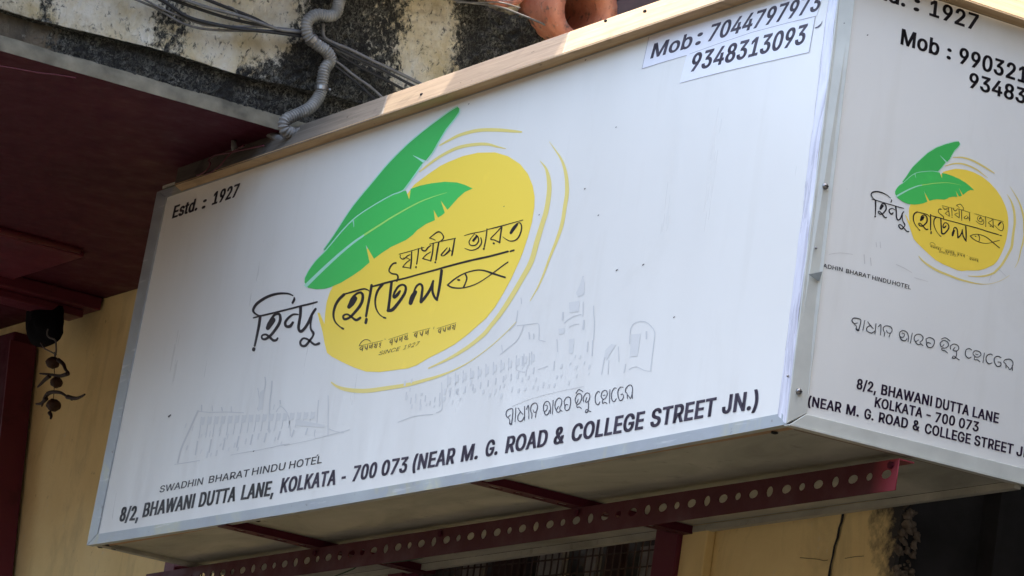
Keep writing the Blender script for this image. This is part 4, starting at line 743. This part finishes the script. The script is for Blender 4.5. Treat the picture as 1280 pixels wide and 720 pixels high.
# -- faint city skyline sketch printed under the logo
sk = []; fl = []
def ln(*p, w_=1.0): sk.append([(x, y, w_) for x, y in p])
ln((222,579),(226,562),(232,548),(238,535),(244,521),(248,513), w_=2.2); ln((248,514),(262,515.5),(283,515),(305,516)); ln((252,506),(252,514), w_=1.6); ln((265,507),(265.5,514)); ln((277,509),(278,514), w_=1.5); ln((289,508),(289,515)); ln((218,580.5),(232,578.5),(250,575.5)); ln((288,569),(300,566.5),(318,563.5),(345,558),(362,555), w_=.7)
for i in range(17):
    x = 252+i*8.6; ln((x,521-i*.4),(x-2.3,540-i*.8),(x-3.6,548-i)); 
    if i % 2 == 0: ln((x-5,551-i),(x-8,569-i*1.6), w_=1.8)
    fl.append([(x-1,522-i*.4),(x+4.6,521-i*.4),(x+3,531-i*.5),(x-2.6,532-i*.5)])
ln((331,471),(332,478),(330,490),(326,500),(322,512), w_=1.6); ln((340,476),(339,490),(337,505),(336,540), w_=1.8); ln((322,485),(324,498),(323,514)); fl.append([(325,490),(331,486),(328,512),(322,513)]); ln((350,500),(350.5,505), w_=2); ln((345,515),(350,508),(356,512),(361,522),(363,545)); ln((338,560),(352,556),(362,555))
ln((398,500),(397,515),(396,530)); ln((410,494),(410.3,510),(410,528),(410,545)); ln((394,537),(394,548),(410,544),(425,540.5),(437,537)); fl.append([(369,524),(385,527),(406,531),(405,535),(388,533),(370,532)]); ln((411,536),(420,539.5),(430,541)); ln((355,557),(380,552),(394,549), w_=.6)
ln((497,528),(515,521),(530,518.5),(541,518)); ln((552,478),(552.5,500),(552,512),(545,516)); 
for i in range(8): ln((508+i*6,(490+(i*7)%12)),(507+i*6,500+(i*5)%9), w_=1.3)
for i in range(12):
    x = 560+i*9.5; y = 480-i*2.6; ln((x,y-12),(x-.6,y+4), w_=1.2); ln((x+3,y+8),(x+2,y+16), w_=1.6); fl.append([(x,y-8),(x+4,y-9),(x+3.4,y),(x-.4,y+1)])
ln((625,443),(640,431),(648,423),(655,406)); ln((651,372),(652,380)); ln((647,388),(646,397),(644,405),(636,414)); ln((646,407),(660,405.5),(672,404),(674,410),(673.5,425)); ln((661,415),(662,424), w_=1.6); ln((667,417),(667,424), w_=1.6); ln((674,425),(682,427)); ln((627,431),(628,440)); ln((646,444),(645,462),(656,465)); ln((653,445),(653,458), w_=2); ln((662,441),(661,457)); ln((672,462),(685,457.5)); ln((693,451),(692,463), w_=1.6)
ln((729,345),(727,352),(726,358), w_=1.5); fl.append([(728.7,346),(731,354),(730,368),(722,371),(720,366),(724,358)]); fl.append([(711,378),(724,376),(724,389),(712,391)]); ln((704,390),(703,400), w_=2.2); ln((705,404),(712,398),(720,394.5),(727,393)); ln((729,377),(728.5,396)); ln((742,382),(742,392),(743,403),(742,425), w_=1.2); ln((730,400),(729,412), w_=2.4); ln((711,409),(717,406),(724,405)); ln((696,424),(697,440)); fl.append([(698,411),(706,410),(705,417),(699,418)]); fl.append([(711,424),(718,423),(716,442),(711,441)]); ln((735,427),(734,440), w_=1.6); ln((741,425),(740,445), w_=1.8)
fl.append([(755,445),(757,437),(764,430),(770,431),(764,440),(758,450)]); ln((757,440),(754,455),(752,468), w_=1.3); ln((773,433),(773.5,452)); ln((761,450),(760,468)); ln((782,455),(780,466), w_=1.5); ln((786,462),(795,458),(805,463),(814,464)); fl.append([(789,418),(801,417),(797,445),(787,446)]); ln((787,430),(788,411),(795,403),(806,402),(814,408),(818.5,416),(817,430),(814,455),(813,464), w_=1.3); ln((808,414),(808,424), w_=2)
ln((640,508),(665,498),(700,489),(730,483), w_=.6)
random.seed(11)
for i in range(260):
    t = random.random(); x = 505+t*235; yb = 513-(x-505)*.155; hh = random.uniform(4, 44)*(.6+.4*math.sin(x*.09)); y = yb-hh
    if math.hypot((x-535)/1.25, y-330) < 140: continue
    w2, h2 = random.uniform(1.4, 2.8), random.uniform(2.5, 7)
    if any(abs(q_[0][0]-x) < 4.5 and abs(q_[0][1]-y) < 10 for q_ in fl): continue
    fl.append([(x, y), (x+w2, y-w2*.2), (x+w2-.9, y+h2), (x-.9, y+h2+.3)])
for i in range(60):
    x = 228+random.random()*130; y = 573-(x-228)*.17-random.random()*48; w2, h2 = random.uniform(1.2, 2.4), random.uniform(3, 8)
    if any(abs(q_[0][0]-x) < 4 and abs(q_[0][1]-y) < 11 for q_ in fl): continue
    fl.append([(x, y), (x+w2, y-w2*.2), (x+w2-1.6, y+h2), (x-1.6, y+h2+.3)])
FS.strokes('skyline_sketch', sk, 1.2, M_FAINT2, ws=.95, round_=False, sub=2)
for k_, p in enumerate(fl): FS.poly('skyline_tone', p, 1.8+.12*(k_ % 3), M_FAINT)
SS.strokes('skyline_sketch', [[(1120,330.5,.7),(1130,335,.9),(1140,341,.6)],[(1143,347,.6),(1160,352,.5)],[(1036,318,.8),(1050,316,.7),(1066,318,.6)],[(1095,303,.9),(1096,309,.8)],[(1100,302,.7),(1101,310,.9)],[(1236,352,.6),(1240,343,.7),(1248,337,.9),(1254,342,.6),(1258,346,.5)],[(1080,318,1.4),(1081,330,1.2)],[(1088,322,1.2),(1089,332,1.2)]], 1, M_FAINT2, ws=.8, round_=False, sub=2)
# -- flecks on the vinyl
fk = []
for x, y, r_ in ((212,520,2.2),(732,75,1),(770,159,.9),(731,236,1),(674,268.5,1),(748,269,1.1),(771,337.7,1.4),(804,331,1.4),(842.5,396.5,1.2),(586,130,.9),(630,258,.8),(397,569,1.2),(317,564,1)): fk.append([(x-r_*.5, y+r_*.3, r_), (x+r_*.6, y-r_*.6, r_*.7)])
FS.strokes('dirt_fleck', fk, 5, simple('grime', (.10, .09, .085), .8)); SS.strokes('dirt_fleck', [[(1084,44,1.2),(1085,43.6,1)],[(1055,29,1),(1055.8,28.8,.8)]], 5, M_SOOT)

# ------------------------------------------------------------------ slotted steel angles carrying the sign
sup = root('support_frame', (-2.0, .33, -.05), 'maroon slotted steel angle frame carrying the signboard from below', 'steel frame')
def slotted(name, O, ud, vd, nd, L, H, mat, holes, start=0, pitch=.073, th=.003, vmid=.55):
    """plate along ud (length L), vd (height H) with real round and long holes; nd = thickness direction"""
    cu = bpy.data.curves.new(name, 'CURVE'); cu.dimensions = '2D'; cu.fill_mode = 'BOTH'; cu.extrude = th/2
    def sp(P):
        s_ = cu.splines.new('POLY'); s_.points.add(len(P)-1); s_.use_cyclic_u = True
        for i, p in enumerate(P): s_.points[i].co = (p[0], p[1], 0, 1)
    sp([(0, 0), (L, 0), (L, H), (0, H)])
    x = .035+start; k_ = 0
    while holes and x < L-.03:
        a, c = ((.0225, .0115), (.0150, .0100), (.0225, .0115), (.0165, .0140))[k_ % 4]
        sp([(x+a*math.cos(t), H*vmid+c*math.sin(t)) for t in [2*math.pi*j/12 for j in range(12)]]); x += (pitch, pitch*.97, pitch*1.06, pitch*1.04)[k_ % 4]; k_ += 1
    o = bpy.data.objects.new('tmp', cu); COL.objects.link(o); bpy.context.view_layer.update()
    me = bpy.data.meshes.new_from_object(o.evaluated_get(bpy.context.evaluated_depsgraph_get()))
    bpy.data.objects.remove(o); me.materials.clear(); me.materials.append(mat); me.name = name
    ud, vd, nd = Vector(ud), Vector(vd), Vector(nd)
    for v_ in me.vertices: c = v_.co.copy(); v_.co = Vector(O)+ud*c.x+vd*c.y+nd*c.z
    bm = bmesh.new(); bm.from_mesh(me); bmesh.ops.recalc_face_normals(bm, faces=bm.faces); bm.to_mesh(me); bm.free()
    o = bpy.data.objects.new(name, me); COL.objects.link(o); put(o, sup); return o
LY = .325
a1 = slotted('angle_iron', (.005, LY, -.091), (-1, 0, 0), (0, 0, 1), (0, 1, 0), 4.35, .079, M_ANGLE, True, .012)
b = MB(); b.box((-4.345, LY+.002, -.015), (.005, LY+.045, -.0115)); o = b.build('angle_flange', M_ANGLE, a1)
b = MB(); b.slab([(.0052, LY-.0022, -.0915), (-.045, LY-.0022, -.0915), (-.018, LY-.0022, -.03), (-.012, LY-.0022, -.0115), (.0052, LY-.0022, -.0115)], (0, .0005, 0)); 
for bx_ in (-1.52, -3.10, -.02, -2.3):
    c = Vector((bx_, LY-.004, -.028)); m_ = MB(); m_.tube([c, c+Vector((0, -.006, 0))], .010, 6); m_.build('bolt', M_MARD, a1)
for X_, y0, y1 in ((-1.56, .0, WY+.06), (-3.14, .0, WY+.02)):
    pl = slotted('angle_iron', (X_, y0, -.0105), (0, 1, 0), (1, 0, 0), (0, 0, 1), y1-y0, .062, M_ANGLE, True, .03, .07, .003, .42)
    b = MB(); b.box((X_+.060, y0, -.012), (X_+.064, y1, .010)); b.build('angle_flange', M_MARD, pl)
# red repaint at the free end of the long angle
mt = M_ANGLE.node_tree; bs = mt.nodes['Principled BSDF']; src = bs.inputs['Base Color'].links[0].from_socket
gp = mt.nodes.new('ShaderNodeNewGeometry'); sx_ = mt.nodes.new('ShaderNodeSeparateXYZ'); mt.links.new(gp.outputs['Position'], sx_.inputs[0])
nz = mt.nodes.new('ShaderNodeTexNoise'); nz.inputs['Scale'].default_value = 16; ad = mt.nodes.new('ShaderNodeMath'); ad.operation = 'MULTIPLY_ADD'
mt.links.new(gp.outputs['Position'], nz.inputs['Vector']); mt.links.new(nz.outputs[0], ad.inputs[0]); ad.inputs[1].default_value = .06; mt.links.new(sx_.outputs[0], ad.inputs[2])
mr = mt.nodes.new('ShaderNodeMapRange'); mr.inputs[1].default_value = -.075; mr.inputs[2].default_value = .0; mt.links.new(ad.outputs[0], mr.inputs[0])
mx = mt.nodes.new('ShaderNodeMix'); mx.data_type = 'RGBA'; mt.links.new(mr.outputs[0], mx.inputs[0]); mt.links.new(src, mx.inputs[6]); mx.inputs[7].default_value = (.30, .045, .06, 1); mt.links.new(mx.outputs[2], bs.inputs['Base Color'])

# ------------------------------------------------------------------ conduit, cables, wires
def path(L, x=None, y=None, k=8):
    """points (px, py, depth value) on planes X=depth or Y=depth"""
    return [on((p[0], p[1]), 0 if x else 1, p[2]) for p in cat([tuple(q) for q in L], k)]
pipe = [(430,-14,-3.03),(424,2,-3.03),(420,16,-3.025),(411,20,-3.02),(396,18.5,-3.02),(384,27,-3.02),(384,42,-3.02),(394,54,-3.02),(408,64,-3.02),(413,75,-3.03),(406,86,-3.03),(403,100,-3.03),(400,118,-3.03),(388,134,-3.02),(371,143,-3.02),(356,151,-3.02),(356,162,-3.02),(368,167,-3.02),(382,166,-3.0)]
P = path(pipe, x=True, k=5)
S_ = [P[0]]; acc = 0                                  # even spacing, then one ridge every 7.5 mm
D_ = [0]
for i in range(1, len(P)): D_.append(D_[-1]+(P[i]-P[i-1]).length)
N_ = int(D_[-1]/.0018); R_ = []; j = 0; Q2 = []
for i in range(N_+1):
    d = D_[-1]*i/N_
    while j < len(D_)-2 and D_[j+1] < d: j += 1
    t = (d-D_[j])/max(1e-9, D_[j+1]-D_[j]); Q2.append(P[j].lerp(P[j+1], t)); R_.append(.0178+.0022*math.sin(2*math.pi*d/.0088))
m_ = MB(); m_.tube(Q2, R_, 16); o = m_.build('corrugated_conduit', M_PIPE, None, True)
tag(o, 'grey corrugated plastic conduit snaking down the concrete to the top of the sign', 'conduit')
for k_, i_ in enumerate((int(N_*.36), int(N_*.62))):
    c = Q2[i_]; t_ = (Q2[i_+3]-Q2[i_-3]).normalized(); m_ = MB(); m_.tube([c-t_*.006, c+t_*.006], .0215, 16); s_ = m_.build('saddle_clip', M_STEEL, o)
    m_ = MB(); m_.ball(c+Vector((.01, .024, .0)), .005, 8, 6); m_.build('saddle_clip', M_STEEL, o)
cabs = [([(150,-8),(190,8),(222,26),(240,33),(262,37),(300,38.5),(345,39),(374,41)], .0028, M_CABLE2, 'grey dusty cable, lowest of the bundle sagging left of the conduit'),
 ([(168,-8),(200,10),(230,22),(256,31),(290,33),(330,33.5),(374,38)], .0026, M_CABLE2, 'thin grey cable just above the lowest of the bundle left of the conduit'),
 ([(178,-10),(205,2),(232,20),(262,29),(300,36),(340,40),(376,45)], .0045, M_CABLE, 'thick black cable sagging in the middle of the bundle left of the conduit'),
 ([(215,-6),(255,8),(300,20),(335,32),(350,37),(378,40)], .0042, M_CABLE2, 'thick grey cable running straight down to the conduit'),
 ([(240,-8),(280,8),(316,22),(346,36),(380,38)], .0042, M_CABLE, 'black cable uppermost of those running down to the conduit'),
 ([(200,-6),(245,10),(290,24),(338,34),(378,44)], .0038, M_CABLE, 'black cable tight beneath the thick grey one by the conduit'),
 ([(404,30),(405,46),(418,54),(440,63),(470,78),(500,92),(524,104),(540,112)], .0042, M_CABLE2, 'grey cable uppermost of the bundle from the conduit to the wooden fascia'),
 ([(398,46),(416,56),(446,72),(480,88),(508,103),(528,112)], .0036, M_CABLE, 'black cable second of the bundle from the conduit to the fascia'),
 ([(396,50),(420,62),(455,78),(490,94),(516,108),(530,114)], .0026, M_CABLE2, 'thin grey cable third of the bundle from the conduit to the fascia'),
 ([(410,58),(440,78),(462,90),(490,104),(512,116)], .0034, M_CABLE, 'black cable fourth of the bundle from the conduit to the fascia'),
 ([(404,66),(422,78),(442,94),(462,108),(478,122)], .0034, M_CABLE2, 'grey cable lowest of the bundle from the conduit to the fascia'),
 ([(404,70),(424,86),(444,102),(462,118),(474,130)], .0030, M_CABLE, 'black cable hugging the lowest grey one above the fascia')]
for i, (L, r_, m2, lb) in enumerate(cabs):
    t = MB(); t.tube(path([(x, y, -3.070+.008*(i % 4)) for x, y in L], x=True), r_*1.35, 8); tag(t.build('cable', m2, None, True), lb, 'cable', 'cables tacked along the concrete')
t = MB(); t.tube(path([(285,8,-3.07),(292,11,-3.06),(297,18,-3.065),(300,26,-3.07)], x=True), .003, 7); tag(t.build('cable_clip', M_CABLE2, None, True), 'small bent grey cable clip among the sagging cables', 'clip')
t = MB(); t.tube(path([(-10,81,-3.12),(20,86,-3.12),(48,91,-3.12),(70,93.5,-3.12),(95,97.5,-3.12)], x=True), .0022, 7); tag(t.build('wire', M_RED, None, True), 'thin red wire under the concrete edge at the far left', 'wire')
t = MB(); t.tube(path([(330,182,-.055),(300,188,-.055),(292,190,-.056),(270,194,-.056),(261,200,-.058),(263,205,-.06),(258,213,-.062),(250,218,-.062),(246,219,-.055)], k=6), .0028, 7); tag(t.build('wire', M_RED, None, True), 'brown wire curling close to the left tip of the wooden fascia', 'wire')
t = MB(); t.tube(path([(305,182,-.058),(292,189,-.06),(283,197,-.062),(276,206,-.062),(266,214,-.06),(255,219,-.058)], k=6), .0024, 7); tag(t.build('wire', M_RED, None, True), 'brown wire crossing the wooden fascia diagonally right of the other', 'wire')
t = MB(); t.tube([on((240,196), 1, .02), on((258,191), 1, .02), on((276,189), 1, .02)], [.014, .022, .018], 12); tag(t.build('pipe_end', M_CABLE, None, True), 'short dark pipe stub behind the left tip of the fascia', 'pipe')
t = MB(); t.tube(path([(296,157,.0),(315,160,.0),(335,166,.0),(352,176,-.01),(366,180,-.01)], k=6), [.012]*100 if False else .013, 12); tag(t.build('pipe', M_PIPE, None, True), 'grey pipe lying behind the fascia below the conduit bend', 'pipe')
t = MB(); t.tube([on((291,170), 1, -.04), on((293,184), 1, -.05), on((292,190), 1, -.05)], [.004, .011, .006], 10); tag(t.build('wire_joint', M_PIPE, None, True), 'small pale taped wire joint above the fascia tip', 'wire joint')
t = MB(); t.tube(path([(556,-3,-3.02),(585,3,-3.02),(622,8,-3.02),(655,20,-3.02),(684,32,-3.02),(703,41,-3.02)], x=True), .0035, 7); tag(t.build('cable', M_CABLE2, None, True), 'pale grey wire lying over the concrete top below the terracotta tile', 'cable')
t = MB(); t.tube(path([(570,3,-3.0),(600,3,-3.0),(625,3,-3.0),(650,10,-3.0)], x=True), .0025, 7); tag(t.build('cable', M_CABLE2, None, True), 'short pale wire at the very top edge beside the terracotta tiles', 'cable')
t = MB(); t.tube(path([(414,722,.4),(440,712,.4),(455,706,.4),(520,699,.42),(548,688,.42),(562,682,.42)], k=6), .0022, 6); tag(t.build('wire', simple('green_wire', (.02, .09, .04), .5), None, True), 'thin green wire stretched behind the steel angle over the window', 'wire')

# ------------------------------------------------------------------ dried lemon and chilli charm, black bundle
ch = root('hanging_charm', on((66, 420), 1, .52), 'dried lemon and chilli charm hanging in front of the yellow wall', 'charm')
cp = lambda px, d=.5: on(px, 1, d)
t = MB(); t.tube([cp(p) for p in cat([(60,411),(59,418),(62,422),(69,425),(70,432),(70,440),(68,448),(67,455)], 5)], .0034, 8); t.build('wire_hook', M_CABLE2, ch, True)
t = MB(); t.tube([cp((68,440)), cp((68,480)), cp((66,512))], .0015, 6); t.build('string', M_CABLE, ch, True)
t = MB(); t.tube([cp((51,429)), cp((56,436)), cp((64,440)), cp((70,443))], .003, 6); t.build('string', M_CABLE2, ch, True)
for px, r_ in (((66, 453.5), .026), ((70.5, 478), .024), ((67, 506.5), .0275)):
    t = MB(); t.ball(cp(px), r_, 20, 14, .16, (1, 1, .85)); l_ = t.build('dried_lemon', M_LEMON, ch, True)
for P_ in ([(73,450),(79,455),(82,462),(86,467),(80,469)], [(85,467),(75,470),(62,468),(50,467)], [(62,470),(56,475),(50,481),(47,484)], [(60,492),(66,490),(76,491),(84,496),(90,500)], [(84,496),(94,498),(101,496),(106,493)], [(60,492),(56,497),(54,503),(52,508)], [(58,498),(52,504),(45,505)], [(62,516),(64,520),(63,524)]):
    Q = cat(P_, 5); t = MB(); t.tube([cp(p, .495) for p in Q], [.0078*(1-.75*i/len(Q))+.0008 for i in range(len(Q))], 8); t.build('dried_chilli', M_CHILI, ch, True)
bd = MB(); 
pts = [(46,364),(78,364),(79,386),(85,399),(82,420),(76,432),(62,436),(48,440),(40,420),(42,392)]
Pn = [on(p, 1, .57) for p in pts]; c0 = sum(Pn, Vector())/len(Pn); n_ = len(Pn); rows = []
for k_, (s_, dy) in enumerate(((1, .02), (.97, -.02), (.75, -.055), (.4, -.07), (.1, -.075))):
    rows += [c0+(p-c0)*s_+Vector((0, dy+.05*noise.noise(p*14+Vector((k_, 0, 0))), 0)) for p in Pn]
bd.add(rows, [(k_*n_+i, k_*n_+(i+1) % n_, (k_+1)*n_+(i+1) % n_, (k_+1)*n_+i) for k_ in range(4) for i in range(n_)]+[tuple(range(4*n_, 5*n_)), tuple(range(n_-1, -1, -1))])
o = bd.build('polythene_bundle', M_CLOTH, None, True); tag(o, 'black polythene bundle tucked under the maroon ceiling beam above the charm', 'bundle')
s_ = o.modifiers.new('sub', 'SUBSURF'); s_.levels = 1; s_.render_levels = 1
for o in bpy.data.objects:
    if o.name.split('.')[0] in ('tagline', 'skyline_sketch', 'skyline_tone', 'dirt_fleck', 'odia_lettering', 'old_screw_holes', 'mortar', 'brush_ring', 'leaf_edge', 'sticker_edge'): o['kind'] = 'stuff'
